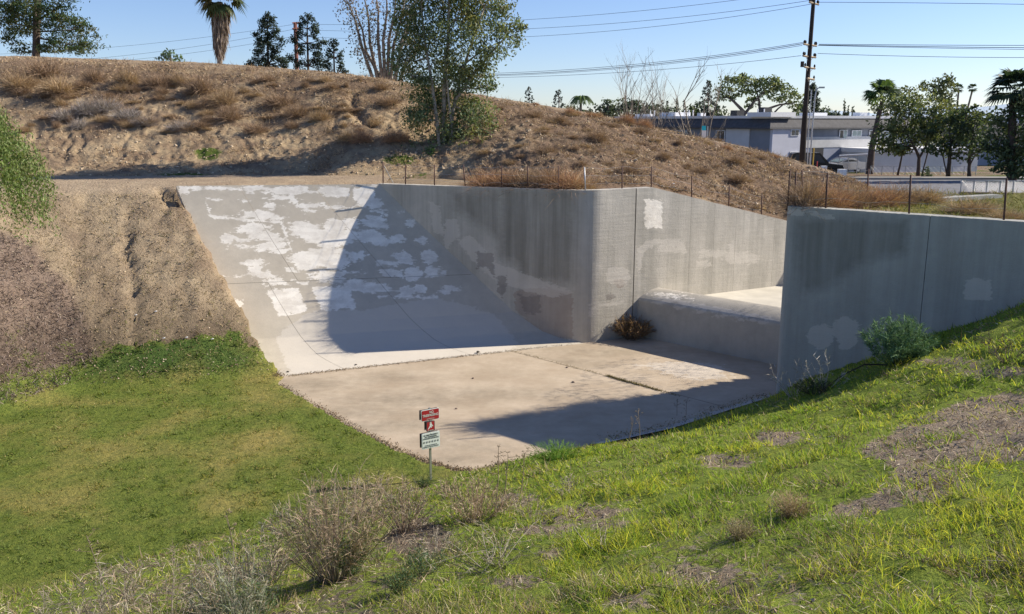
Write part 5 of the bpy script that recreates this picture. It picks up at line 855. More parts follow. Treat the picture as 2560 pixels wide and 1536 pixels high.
# garage wing in front on the right
g0 = aty(2169, 400, 88.5); gd = unit((0,0), (.95,.28)); gr = tag(empty('garage_building', (g0[0], g0[1], 3)), 'long single-storey white garage wall behind the street trees', 'building')
def gbox(a0, a1, b0, b1, z0, z1, mat, name, parent=None):
    m = MB(); V = [(gd[0]*a-gd[1]*b, gd[1]*a+gd[0]*b, z-3) for z in (z0, z1) for a, b in ((a0,b0),(a1,b0),(a1,b1),(a0,b1))]; m.add(V, Q=[(0,3,2,1),(4,5,6,7),(0,1,5,4),(1,2,6,5),(2,3,7,6),(3,0,4,7)]); return m.build(name, mat, parent or gr)
gbox(0, 13.5, 0, 6, 2.3, 4.75, M['cream'], 'wall'); gbox(0, 13.5, -.12, 6.1, 5.0, 5.42, M['trim'], 'fascia'); gbox(.05, 13.4, -.03, 6, 4.752, 4.998, M['stucco_grey'], 'shadow_band')
fbx = tag(empty('far_building', (64, 108, 2.6)), 'dark low roofed building between the darkest street tree and the palm', 'building'); m = MB(); m.box((-8,0,-.3),(9,8,3.6)); m.build('wall', M['stucco_blue'], fbx); m = MB(); V = [(-9,-.8,3.6),(10,-.8,3.6),(10,9,3.6),(-9,9,3.6),(-8,1,5.2),(9,1,5.2),(9,8,5.2),(-8,8,5.2)]; m.add(V, Q=[(0,1,5,4),(1,2,6,5),(2,3,7,6),(3,0,4,7),(4,5,6,7),(3,2,1,0)]); m.build('roof', M['shingle'], fbx); m = MB(); m.box((-4,2,5.2),(-2,4,5.9)); m.build('roof_unit', M['trim'], fbx)
# distant hazy mountain and town trees on the horizon
M['mountain'] = plain('far_mountain', (.42,.52,.62), 1, var=.05, sc=.01)
m = MB(); xs_ = np.linspace(1500, 5200, 60); prof2 = 50+38*np.exp(-((xs_-2750)/500)**2)+25*np.exp(-((xs_-3600)/700)**2)+12*np.sin(xs_*.011); V = [(x, 5000, 0) for x in xs_]+[(x, 5300, h) for x, h in zip(xs_, prof2)]; m.add(V, Q=[(i, i+1, 61+i, 60+i) for i in range(59)]); tag(m.build('distant_mountain', M['mountain'], smooth=True), kind='structure')
X = rng.uniform(-60, 330, 5200); Y = rng.uniform(190, 420, 5200); q = fbm(X*.03, Y*.03, 3); Z = 2.6+rng.random(5200)*(5.5+6*q); V, Q, cc = leaves(np.stack([X, Y, Z], 1), 2.6, np.array([(.045,.06,.045),(.06,.075,.05),(.035,.045,.04)])[rng.integers(0, 3, 5200)], 0, 1.3); tag(mk('far_tree_belt', V, [Q], M['leaf'], cols={'Col': cc}), kind='stuff')
# ------------------------------------------------------------------ street things
def car(name, label, px, Yd, hdg, paint, L=4.7, Wd=1.85, H_=1.8, z=None, van=True):
    p = aty(px, 420, Yd); root = tag(empty(name, (p[0], p[1], far_z(Yd) if z is None else z), hdg), label, 'car'); w = Wd/2
    o = [(-L/2,.45),(-L/2,.95),(-L/2+.1,1.05),(L/2-1.25,1.02),(L/2-.1,.88),(L/2,.6),(L/2-.05,.35),(-L/2+.05,.35)]; cab = [(-L/2+.06,1.04),(-L/2+.25,H_-.08),(-L/2+.6,H_),(L/2-2.1,H_),(L/2-1.25,1.03)] if van else [(-L/2+.5,1.02),(-L/2+1.2,H_),(L/2-2.1,H_),(L/2-1.3,1.03)]
    def ext(pts, y0, y1, mat, nm, par=root): m = MB(); n_ = len(pts); V = [(x, y0, z_) for x, z_ in pts]+[(x, y1, z_) for x, z_ in pts]; m.add(V+[(sum(x for x, _ in pts)/n_, y0, sum(z_ for _, z_ in pts)/n_), (sum(x for x, _ in pts)/n_, y1, sum(z_ for _, z_ in pts)/n_)], Q=[(i, (i+1) % n_, n_+(i+1) % n_, n_+i) for i in range(n_)], T=[((i+1) % n_, i, 2*n_) for i in range(n_)]+[(n_+i, n_+(i+1) % n_, 2*n_+1) for i in range(n_)]); return m.build(nm, mat, par)
    ext(o, -w, w, paint, 'body'); ext(cab, -w+.12, w-.12, paint, 'cabin')
    for s in (-1, 1): y = s*(w-.115); ext([(cab[0][0]+.2,1.1),(cab[1][0]+.3,H_-.15),(L/2-2.15,H_-.15),(L/2-1.6,1.1)], y-.01, y+.01, M['glass'], 'side_window')
    m = MB(); m.add([(L/2-1.26,-w+.2,1.06),(L/2-1.26,w-.2,1.06),(L/2-2.06,w-.25,H_-.06),(L/2-2.06,-w+.25,H_-.06)], Q=[(0,1,2,3)]); wd = m.build('windscreen', M['curtain'], root); wd.location = (.02,0,.02)
    for x in (-L/2+.85, L/2-.9):
        for s in (-1, 1):
            m = MB(); m.tube([(x, s*(w-.02), .33),(x, s*(w-.22), .33)], [.33,.33], 14); wh = m.build('wheel', M['tyre'], root); m = MB(); m.tube([(x, s*(w+.0), .33),(x, s*(w-.03), .33)], [.18,.18], 10); m.build('rim', M['galv'], wh)
    for s in (-1, 1): m = MB(); m.box((L/2-.06, s*(w-.3)-.14, .62),(L/2+.01, s*(w-.3)+.14, .78)); m.build('headlight', M['trim'], root)
    return root
M['tyre'] = plain('tyre', (.02,.02,.02), .9); M['paint_black'] = plain('black_car_paint', (.015,.017,.02), .2, var=.05); M['paint_silver'] = plain('silver_car_paint', (.5,.5,.52), .25, .5, var=.05)
car('parked_van', 'dark van parked beside the utility pole before the apartment block', 2036, 80, R(-8), M['paint_black'], H_=1.95)
car('parked_car', 'silver car behind the steel gate frame right of the dark van', 2103, 86, R(200), M['paint_silver'], van=False, H_=1.42, L=4.2)
gf_ = tag(empty('gate_frame', tuple(aty(2099, 425, 82))), 'galvanised gate frame with bright sloping top rail before the garage', 'gate'); go = Vector(gf_.location); zg = far_z(82)
m = MB(); m.tube([aty(2076, 401, 82)-go, aty(2098, 390, 82)-go], .04, 6); m.build('brace', M['galv'], gf_); m = MB(); m.tube([aty(2098, 390, 82)-go, aty(2169, 386, 82)-go], .07, 8); m.build('top_rail', M['trim'], gf_)
for x, y in ((2099,390),(2122,389),(2145,388),(2167,386),(2076,401)): a = aty(x, y, 82); m = MB(); m.tube([a-go, Vector((a[0], a[1], zg))-go], .035, 6); m.build('post', M['galv'], gf_)
def chain_fence(label, p0, p1, z0, h, n, mat, name='chain_link_fence', r=.03, mesh=True, wr=.006, gap=.12):
    root = tag(empty(name, (*p0, z0(0))), label, 'fence'); ro_ = Vector(root.location); Pp = []
    for i in range(n+1): t_ = i/n; x, y = along(p0, p1, t_); z = z0(t_); Pp.append(Vector((x, y, z))-ro_); m = MB(); m.tube([Pp[-1]-Vector((0,0,.1)), Pp[-1]+Vector((0,0,h))], r, 6); m.build('post', mat, root)
    m = MB(); m.tube([p+Vector((0,0,h)) for p in Pp], r*.7, 5); m.build('top_rail', mat, root)
    if mesh:
        m = MB(); Lt = math.dist(p0, p1); nn = int(Lt/gap)
        for i in range(nn):
            for s in (0, h/gap): t0 = i/nn; t1 = min(1, max(0, (i+(h/gap if s == 0 else -h/gap))/nn)); q0_ = along(p0, p1, t0); q1_ = along(p0, p1, t1); m.tube([Vector((*q0_, z0(t0)+.03))-ro_, Vector((*q1_, z0(t1)+h))-ro_], wr, 3, cap=False)
        m.build('wire_mesh', mat, root)
    return root
f0 = aty(2176, 425, 80); f1 = aty(2440, 425, 79.5); chain_fence('low dark chain link fence before the white garage wall', (f0[0], f0[1]), (f1[0], f1[1]), lambda t: 3.2, .95, 9, M['galv'], wr=.008, gap=.4)
f0 = aty(2400, 487, 32.0); f1 = aty(2700, 487, 31.0); kb = MB(); uK = unit((f0[0], f0[1]), (f1[0], f1[1]))
for (a, b) in ((f0, f1),): kb.add([(a[0],a[1]-.12,5.2),(b[0],b[1]-.12,5.2),(b[0],b[1]-.12,5.66),(a[0],a[1]-.12,5.66),(b[0],b[1]+.12,5.66),(a[0],a[1]+.12,5.66),(b[0],b[1]+.12,4),(a[0],a[1]+.12,4)], Q=[(0,1,2,3),(3,2,4,5),(5,4,6,7),(7,0,3,5)])
M['dirty'] = plain('dirt_stained_concrete', (.17,.13,.105), .95, var=.3, sc=3); tag(kb.build('low_retaining_wall', M['dirty']), 'low dirt stained retaining wall under the white railing at the right', 'wall')
chain_fence('low white mesh railing on the retaining wall beside the street', (f0[0], f0[1]), (f1[0], f1[1]), lambda t: 5.66, .42, 9, M['galv'], name='railing', r=.022, wr=.0025, gap=.1)
f0 = aty(2100, 470, 40); f1 = aty(2330, 470, 38); chain_fence('sagging grey wire fence between the embankment tail and the street', (f0[0], f0[1]), (f1[0], f1[1]), lambda t: 4.2, .9, 4, M['galv'], name='wire_fence', mesh=False)
for nm, lb, ct, px, py, w_, h_, mt, Yd in [('utility_cabinet','small white utility cabinet at the end of the embankment tail','cabinet',2059,428,12,11,'white',60),('bollard','short red post before the dark van','post',2042,420,3,16,'red',62),('marker_post','yellow post just right of the utility pole','post',2031,428,3,56,'yellow',56),('concrete_block','white block on the verge below the gate frame','block',2105,430,17,5,'white',66)]:
    p = aty(px, py, Yd); k = Yd/FPX; m = MB(); root = tag(empty(nm, tuple(p)), lb, ct); hh = h_*k; ww = w_*k/2
    if w_ < 5: m.tube([(0,0,-.3),(0,0,hh)], max(.04, ww), 8)
    else: m.box((-ww,-ww,-.3),(ww,ww,hh))
    m.build('body', M[mt], root)
    if w_ >= 5: m = MB(); m.box((-ww*1.05,-ww*1.05,hh),(ww*1.05,ww*1.05,hh+.04)); m.build('top', M[mt], root)
M['cyan'] = plain('cyan_paint', (.02,.50,.62), .6); bp = aty(1760, 350, 58); bn = tag(empty('banner_sign', (bp[0], bp[1], 5.6)), 'narrow white banner with cyan top standing behind the embankment crest', 'sign'); k = 58/FPX
for nm, y0, y1, mt in (('panel', 326.5, 352, 'white'), ('cyan_panel', 315, 326.4, 'cyan')): a = aty(1755, y0, 58)-Vector(bn.location); b = aty(1764.5, y1, 58)-Vector(bn.location); m = MB(); m.box((a[0], -.03, b[2]), (b[0], .03, a[2])); m.build(nm, M[mt], bn)
m = MB(); m.tube([(.22,.05,-1.5),(.22,.05,2.2)], .03, 6); m.build('post', M['galv'], bn)
# ------------------------------------------------------------------ fences on the wall tops
def wall_fence(label, posts, plan, braces=(), wires=True, ztop=ZT):
    p, q = plan; root = tag(empty('wire_fence', (p[0], p[1], ztop)), label, 'fence'); ro_ = Vector(root.location); tops = []
    for i, (x0, y0, x1, y1, mt) in enumerate(posts):
        b = onp(x0, y0, p, q) if len(plan) == 2 else None; Yd = b[1]; tp = aty(x1, y1, Yd); h = tp[2]-b[2]; tp = Vector((tp[0], Yd+.02, tp[2])); m = MB(); m.tube([b-ro_-Vector((0,0,.12)), tp-ro_], [.026,.024], 7); m.build('post', M[mt], root, smooth=True); tops.append((b, tp))
    if wires:
        for s in (.95, .62, .28):
            P = []
            for (b0, t0), (b1, t1) in zip(tops[:-1], tops[1:]):
                u_ = b0.lerp(t0, s); v_ = b1.lerp(t1, s); P += [u_.lerp(v_, w_)-Vector((0,0,.09*4*w_*(1-w_)*random.random()))-ro_ for w_ in (0,.25,.5,.75)]
            P.append(tops[-1][0].lerp(tops[-1][1], s)-ro_); m = MB(); m.tube(P, .0035, 3, cap=False); m.build('wire', M['galv'], root)
    for x0, y0, x1, y1 in braces: a = onp(x0, y0, p, q); b = onp(x1, y1, p, q); m = MB(); m.tube([a-ro_, b-ro_], .016, 6); m.build('brace', M['conc_plain'], root)
    return root
pm = wall_off(W0, CO, .2); pc2 = wall_off(CO, LD, .2); pr2 = wall_off(N, AE, .2)
wall_fence('row of rusty fence posts with sagging wires along the long dark wall top', [(957.5,458,957.6,407,'rust'),(1013.5,461,1013.6,410,'rust'),(1086,466,1086,412,'rust'),(1164,470,1158,412,'rust'),(1254,473,1254,414,'rust'),(1319,474,1319,415,'rust'),(1396,477,1396,415,'rust')], pm, [(983,458,960,415)])
wall_fence('fence posts stepping down along the sunlit channel wall, silver one first', [(1464,476,1461,418,'galv'),(1555,473,1556,414,'rust'),(1628,471,1629,416,'rust'),(1729,495,1730,440,'rust'),(1822,519,1824,466,'rust'),(1904,540,1905,490,'rust')], pc2)
wall_fence('tall rusty fence posts along the top of the right hand wall', [(1969,514,1976,427,'rust'),(2064,520,2070,433,'rust'),(2273,534,2278,438,'rust'),(2510,551,2518,447,'rust')], pr2)
pB = (( 9.0,27.3),(15.5,31.0)); wall_fence('fence posts running back behind the nose of the right wall', [(1985,512,1991,429,'rust'),(2006,500,2006,426,'rust'),(2168,494,2172,423,'rust')], ((8.8,25.75),(15.3,29.3)), wires=True)
# ------------------------------------------------------------------ sign post with three plates
sb = atz(1077, 1200, .05); sg = tag(empty('warning_sign', tuple(sb), R(32)), 'post with red NO TRESPASSING plate, small red plate and white notice at the lawn edge', 'sign'); YS = sb[1]
zz = lambda y: aty(1076, y, YS)[2]-sb[2]
M['sign_red'] = plain('sign_red', (.36,.022,.03), .4, var=.08); M['sign_white'] = plain('sign_white', (.66,.72,.70), .45, var=.05); M['sign_black'] = plain('sign_ink', (.06,.07,.08), .6); M['sign_back'] = plain('sign_back', (.10,.075,.07), .6)
m = MB(); m.box((-.022,-.02,-.3),(.022,.02,zz(1020))); m.build('post', M['galv'], sg)
def plate(w_, z0, z1, mat, border, y=-.045, back=True):
    m = MB(); r_ = .025; pts = []
    for cx_, cz_, a0 in ((w_/2-r_, z1-r_, 0),(-w_/2+r_, z1-r_, 90),(-w_/2+r_, z0+r_, 180),(w_/2-r_, z0+r_, 270)): pts += [(cx_+r_*math.cos(R(a0+a)), cz_+r_*math.sin(R(a0+a))) for a in (0,30,60,90)]
    def lay(pts, ya, yb, mt, nm, par): n_ = len(pts); m = MB(); V = [(x, ya, z) for x, z in pts]+[(x, yb, z) for x, z in pts]+[(0, ya, (z0+z1)/2), (0, yb, (z0+z1)/2)]; m.add(V, Q=[(i, (i+1) % n_, n_+(i+1) % n_, n_+i) for i in range(n_)], T=[((i+1) % n_, i, 2*n_) for i in range(n_)]+[(n_+i, n_+(i+1) % n_, 2*n_+1) for i in range(n_)]); return m.build(nm, mt, par)
    p_ = lay(pts, y, y+.012, border, 'plate', sg); s_ = .014; sc_ = [(x*(1-2*s_/w_), (z-(z0+z1)/2)*(1-2*s_/(z1-z0))+(z0+z1)/2) for x, z in pts]
    lay(sc_, y-.003, y-.0005, mat, 'plate_face', p_)
    if back: m = MB(); m.box((-w_/2-.0, .05, z0+.02),(w_/2-.01, .062, z1-.02)); m.build('rear_plate', M['sign_back'], sg)
    return p_
def text(s, x, z, width, h, mat, par, y=-.0505):
    cu_ = bpy.data.curves.new('t', 'FONT'); cu_.body = s; cu_.align_x = 'CENTER'; cu_.align_y = 'CENTER'; cu_.size = 1; cu_.extrude = .001; cu_.offset = .012; ob = bpy.data.objects.new('t', cu_); C.objects.link(ob); bpy.context.view_layer.update()
    me = bpy.data.meshes.new_from_object(ob.evaluated_get(bpy.context.evaluated_depsgraph_get())); bpy.data.objects.remove(ob); co = np.empty(len(me.vertices)*3); me.vertices.foreach_get('co', co); co = co.reshape(-1, 3)
    wx = np.ptp(co[:, 0]); hx = np.ptp(co[:, 1]); c0 = (co.max(0)+co.min(0))/2; N_ = np.stack([(co[:, 0]-c0[0])*width/wx+x, co[:, 2]*1.0+y, (co[:, 1]-c0[1])*h/hx+z], 1); me.vertices.foreach_set('co', N_.ravel()); me.materials.clear(); me.materials.append(mat); me.update()
    return link('lettering', me, par)
p1 = plate(.46, zz(1050), zz(1022), M['sign_red'], M['sign_white']); za, zb_ = zz(1050), zz(1022); H1 = zb_-za
text('NO', .03, za+H1*.74, .10, H1*.22, M['sign_white'], p1); text('TRESPASSING', 0, za+H1*.48, .40, H1*.22, M['sign_white'], p1); text('AUTHORIZED ONLY', .0, za+H1*.17, .20, H1*.07, M['sign_white'], p1)
p2 = plate(.215, zz(1077), zz(1052), M['sign_red'], M['sign_black']); za = zz(1077); H2 = zz(1052)-za
m = MB()                                        # small white figure: head, trunk, legs
for pts in ([(.0,.80),(.025,.84),(.03,.90),(0,.93),(-.025,.89),(-.02,.83)], [(-.03,.78),(.03,.80),(.055,.62),(.02,.50),(-.03,.56)], [(.02,.62),(.07,.60),(.085,.48),(.06,.46),(.03,.55)], [(-.03,.56),(.02,.50),(-.03,.36),(-.07,.22),(-.10,.25),(-.06,.42)], [(.0,.5),(.04,.5),(.03,.34),(.0,.36)]):
    n_ = len(pts); cx_ = sum(a for a, _ in pts)/n_; cz_ = sum(b for _, b in pts)/n_; m.add([(x*.75, -.0505, za+z*H2) for x, z in pts]+[(cx_*.75, -.0505, za+cz_*H2)], T=[(i, (i+1) % n_, n_) for i in range(n_)])
m.build('figure_mark', M['sign_white'], p2); text('NO ENTRY', 0, za+H2*.10, .15, H2*.07, M['sign_white'], p2)
p3 = plate(.46, zz(1119), zz(1080), M['sign_white'], M['sign_white']); za = zz(1119); H3 = zz(1080)-za
for s_, f_, w_, h_ in (('US ARMY PROPERTY', .86, .36, .085), ('NO TRESPASSING', .745, .30, .08), ('AUTHORIZED VEHICLES ONLY', .64, .41, .075), ('IT SHALL BE UNLAWFUL TO', .21, .31, .06), ('TRESPASS UPON THIS PROPERTY', .115, .40, .06)): text(s_, 0, za+H3*f_, w_, H3*h_, M['sign_black'], p3)
for i_ in range(6):                              # row of six small pictograms: rings with a stroke
    x = -.175+i_*.07; z_ = za+H3*.42; m = MB(); n_ = 14
    V = [(x+.024*math.cos(a*6.283/n_), -.0505, z_+.024*math.sin(a*6.283/n_)) for a in range(n_)]+[(x+.018*math.cos(a*6.283/n_), -.0505, z_+.018*math.sin(a*6.283/n_)) for a in range(n_)]
    m.add(V, Q=[(a, (a+1) % n_, n_+(a+1) % n_, n_+a) for a in range(n_)]); m.add([(x-.017,-.0507,z_-.012),(x-.010,-.0507,z_-.019),(x+.017,-.0507,z_+.012),(x+.010,-.0507,z_+.019)], Q=[(0,1,2,3)]); m.add([(x-.006,-.0506,z_-.012),(x+.006,-.0506,z_-.012),(x+.006,-.0506,z_+.012),(x-.006,-.0506,z_+.012)], Q=[(0,1,2,3)]); m.build('pictogram', M['sign_black'], p3)
for z_ in (zz(1024), zz(1048), zz(1054), zz(1075), zz(1083), zz(1116)): m = MB(); m.tube([(0,-.052,z_),(0,-.046,z_)], .008, 6); m.build('bolt', M['galv'], sg)
# ------------------------------------------------------------------ near shrubs: many thin stems with twigs
def stem_bush(name, label, px, py, wpx, hpx, n, cols, cat='shrub', p=None, r0=.008, twigs=5, lean=(0,0), up=1.0, spread=1.0, group=None, seed=1, top_cols=None, fine=1.0, curl=.5, sag=0):
    rnd = random.Random(seed); p = p or hit(px, py); r0 = r0*.72; k = math.dist(p, (0,0,CH))/FPX; Wm = wpx*k; Hm = hpx*k; root = tag(empty(name, tuple(p)), label, cat, group); st = MB(); B = []; Dv = []; LL = []; CC = []; tc = top_cols or cols
    for i in range(n):
        a = rnd.uniform(0, 6.283); q = rnd.random()**.6; b = Vector((math.cos(a)*q*Wm*.09, math.sin(a)*q*Wm*.09, -.03)); tip = Vector((math.cos(a)*q*Wm*.5*spread+lean[0], math.sin(a)*q*Wm*.5*spread+lean[1], Hm*(1-.35*q*q)*rnd.uniform(.6, 1.05))); mid = b.lerp(tip, .5)+Vector((math.cos(a)*Wm*.03, math.sin(a)*Wm*.03, Hm*(.06+sag)))+Vector((rnd.gauss(0,.03), rnd.gauss(0,.03), rnd.gauss(0,.015)))*curl*3
        P = [(b*(1-t_)**2+mid*2*t_*(1-t_)+tip*t_*t_)+Vector((rnd.gauss(0,.006), rnd.gauss(0,.006), 0)) for t_ in (0,.2,.4,.6,.8,1)]; cl = np.array(rnd.choice(cols))*rnd.uniform(.75, 1.25); st.tube(P, np.linspace(r0*rnd.uniform(.7, 1.2), r0*.3, 6), 3, col=cl, cap=False)
        for j in range(twigs*3):
            t_ = rnd.uniform(.35, 1); ix = min(4, int(t_*5)); q0_ = P[ix].lerp(P[ix+1], t_*5-ix); d = (P[ix+1]-P[ix]).normalized(); B.append(q0_); Dv.append((d+Vector((rnd.gauss(0,.7), rnd.gauss(0,.7), rnd.gauss(.0,.45)))*up).normalized()); LL.append(Hm*rnd.uniform(.05, .2)*fine); CC.append(np.array(rnd.choice(tc))*rnd.uniform(.7, 1.3))
    tag(st.build('stems', M['dry'], root), kind='stuff'); V, Q, T, cc = ribbons(np.array([tuple(b) for b in B]), np.array([tuple(d) for d in Dv]), np.array(LL), max(.0019, .00055*k*FPX), .6, np.array(CC)); tag(mk('twigs', V, [Q, T], M['dry'], root, cols={'Col': np.clip(cc, .005, 1)}), kind='stuff'); return root
gb = [(.27,.23,.18),(.36,.32,.26),(.19,.16,.125),(.44,.40,.33)]; rb_ = [(.38,.29,.21),(.33,.245,.18),(.27,.20,.145),(.46,.37,.27)]; gg = [(.22,.25,.16),(.30,.33,.24),(.17,.18,.12)]
stem_bush('dry_shrub', 'large many-stemmed brown shrub, the biggest in the foreground', 835, 1450, 310, 270, 120, gb, seed=1, top_cols=rb_+[(.14,.16,.07)], twigs=9, r0=.008)
stem_bush('dry_shrub', 'reddish brown twiggy shrub right of the biggest shrub', 1010, 1330, 210, 130, 60, rb_, seed=2, top_cols=rb_+gb, twigs=8)
stem_bush('dry_shrub', 'reddish brown shrub between the sign post and the green slope', 1190, 1305, 220, 115, 70, rb_, seed=3, top_cols=rb_, twigs=8)
stem_bush('dry_shrub', 'brown shrub spreading above the biggest shrub at the lawn edge', 900, 1290, 240, 100, 50, rb_, seed=4, top_cols=rb_+gb, twigs=8)
stem_bush('dry_shrub', 'fallen bleached stems left of the biggest shrub', 680, 1440, 240, 90, 36, [(.42,.34,.27),(.33,.26,.21),(.25,.19,.15)], seed=5, top_cols=gb+rb_, twigs=6, sag=-.1)
stem_bush('dry_shrub', 'grey green upright stems at the bottom left of the biggest shrub', 590, 1600, 190, 220, 50, gg, seed=6, top_cols=gg+gb, twigs=7)
for i_, (px, py, w_, h_, lb, tc) in enumerate([(420,1600,260,300,'hazy brown stems at the bottom, left of the grey green ones',rb_+gb),(270,1620,240,260,'greyish twiggy weeds near the bottom left corner',gb),(500,1560,220,230,'purplish dry weeds behind the bottom left stems',rb_+gb),(640,1500,200,230,'tall thin weeds rising against the lawn',gb+gg),(130,1640,220,180,'lowest grey weeds in the bottom left corner',gb),(720,1340,130,100,'thin greyish weeds above the fallen stems',gb+gg),(960,1235,150,60,'low brown weeds in front of the sign post',rb_),(1120,1240,110,46,'low tan weeds right of the sign post foot',rb_),(1090,1390,190,70,'grey brown litter-like shrub right of the biggest shrub',gb),(1250,1410,170,56,'low brown tangled twigs in the middle of the slope',gb),(1330,1300,150,70,'brown tangled shrub at the left edge of the bright green slope',rb_+gb),(1420,1230,110,44,'small dark brown shrub on the green slope above the tangle',gb)]):
    stem_bush('dry_weeds', lb, px, py, w_, h_*.8, 24, gb, seed=20+i_, top_cols=tc, twigs=8, cat='plant', r0=.005)
for i_, (px, py, w_, h_, lb) in enumerate([(880,1440,110,120,'feathery blue green fennel behind the biggest shrub'),(1060,1440,120,70,'low feathery green fennel on the slope'),(640,1560,110,110,'orange green fennel at the bottom edge'),(1000,1480,90,60,'rusty green fennel clump right of the biggest shrub')]):
    stem_bush('fennel', lb, px, py, w_, h_, 60, [(.09,.15,.06),(.14,.19,.09)], seed=40+i_, top_cols=[(.09,.17,.08),(.14,.22,.11),(.24,.20,.07)], twigs=12, cat='plant', r0=.004, fine=.7)
# tall dead fennel stalks with flat heads
for i_, (px, py, h_, lb, lx) in enumerate([(1238,1280,170,'tall dead fennel stalk before the shadow tip on the floor',.05),(1252,1285,150,'second dead fennel stalk beside the tallest one',.12),(1300,1240,110,'shorter dead fennel stalk by the floor corner',.1),(1570,1105,60,'thin forked dead stalk on the toe kerb, left one',.2),(1600,1100,72,'thin forked dead stalk on the toe kerb, right one',-.1),(1690,1065,62,'upright pair of bare stalks at the toe kerb',0),(1712,1062,60,'rightmost bare stalk at the toe kerb',.03),(255+20,1520,170,'tall pale stalk at the bottom left, leaning right',-.2),(310,1560,150,'pale stalk left of the hazy brown stems',.1),(590,1420,140,'tall pale stalk against the lawn',-.1)]):
    p = hit(px, py); k = math.dist(p, (0,0,CH))/FPX; Hm = h_*k; root = tag(empty('dead_stalk', tuple(p)), lb, 'plant'); m = MB(); tip = Vector((lx*Hm, 0, Hm)); Pm = [Vector((0,0,-.03)), tip*.5+Vector((.02*Hm,0,0)), tip]; m.tube(Pm, [.009,.007,.004], 5, col=(.26,.21,.16)); m.build('stem', M['dry'], root); m = MB()
    for j in range(7):
        q0_ = Vector((lx*Hm, 0, Hm))*random.uniform(.55, 1); d = Vector((random.gauss(0,1), random.gauss(0,1), random.uniform(.5,1.4))).normalized()*Hm*random.uniform(.08,.2); m.tube([q0_, q0_+d], [.004,.002], 3, col=(.24,.19,.14), cap=False)
        for l in range(7): e = q0_+d; dd = Vector((random.gauss(0,1), random.gauss(0,1), .5)).normalized()*Hm*.045; m.tube([e, e+dd], [.002,.004], 3, col=(.30,.24,.17), cap=False)
    m.build('seed_head', M['dry'], root)
stem_bush('dead_brush', 'bare bleached twigs standing at the foot of the right wall nose', 1985, 990, 140, 105, 15, [(.40,.37,.33),(.31,.28,.25),(.50,.47,.43)], seed=60, twigs=3, r0=.010, curl=1.2)
stem_bush('dead_brush', 'curled white dead branches right of the wall nose', 2060, 975, 130, 90, 14, [(.48,.46,.43),(.38,.36,.33)], seed=61, twigs=3, r0=.010, curl=2.2)
stem_bush('low_bush', 'dark low bush on the grass below the curled white branches', 2035, 985, 110, 34, 90, [(.05,.06,.03),(.08,.07,.05)], seed=62, top_cols=[(.06,.09,.03),(.10,.10,.06)], twigs=8, r0=.006)
stem_bush('leafless_branch', 'dark leafless branching plant at the right edge of the slope', 2520, 905, 190, 80, 16, [(.08,.06,.05),(.12,.09,.07)], seed=63, twigs=4, r0=.010, curl=2, cat='plant')
stem_bush('tumbleweed', 'brown tumbleweed caught in the corner between wall and weir', 1585, 868, 120, 62, 150, [(.19,.12,.07),(.26,.17,.10)], seed=64, p=Vector((4.55,32.6,0.0)), twigs=9, r0=.004, cat='plant', top_cols=[(.22,.14,.08),(.30,.21,.11),(.16,.10,.06)])
stem_bush('dead_branches', 'long bleached fallen branches arching over the green slope', 1230, 1420, 430, 90, 22, [(.34,.31,.25),(.27,.25,.20)], seed=65, twigs=4, r0=.007, curl=4, cat='branches')
stem_bush('dead_branches', 'pale bent twigs fallen on the slope in the lower middle', 1500, 1380, 250, 46, 12, [(.38,.34,.28),(.30,.27,.22)], seed=66, twigs=3, r0=.006, curl=4, cat='branches')
stem_bush('grass_clump', 'dry straw coloured grass clump in the middle of the near slope', 1980, 1290, 120, 60, 240, [(.42,.33,.20),(.34,.25,.15)], seed=67, twigs=1, r0=.003, cat='plant')
stem_bush('grass_clump', 'pale dry grass clump left of the straw coloured one', 1850, 1345, 110, 46, 200, [(.36,.29,.18),(.26,.22,.11)], seed=68, twigs=1, r0=.003, cat='plant')
stem_bush('green_weed', 'bright green weed clump where the slope meets the floor', 1390, 1150, 170, 40, 260, [(.12,.24,.03),(.16,.28,.04)], seed=69, twigs=2, r0=.005, cat='plant')
stem_bush('green_weed', 'dark spiky weed at the foot of the sign post', 1062, 1218, 60, 32, 90, [(.06,.10,.04),(.10,.14,.07)], seed=70, twigs=1, r0=.006, cat='plant')
stem_bush('green_bush', 'feathery green bush on the slope in front of the right wall', 2240, 915, 175, 116, 130, [(.07,.08,.04),(.06,.11,.04)], seed=71, twigs=22, r0=.005, fine=.8, curl=2.5, top_cols=[(.10,.20,.11),(.15,.27,.14),(.07,.13,.07),(.18,.28,.12)], cat='bush')
p = hit(2205, 918); k = math.dist(p, (0,0,CH))/FPX; rt = tag(empty('dead_branch', tuple(p)), 'dark fallen branch reaching left from the feathery green bush', 'branch'); m = MB(); m.tube([(.1,0,.05),(-.5,-.2,.12),(-1.1,-.5,-.05),(-1.7,-.9,-.28)], [.02,.018,.012,.006], 5, col=(.08,.065,.05)); m.build('branch', M['dry'], rt)
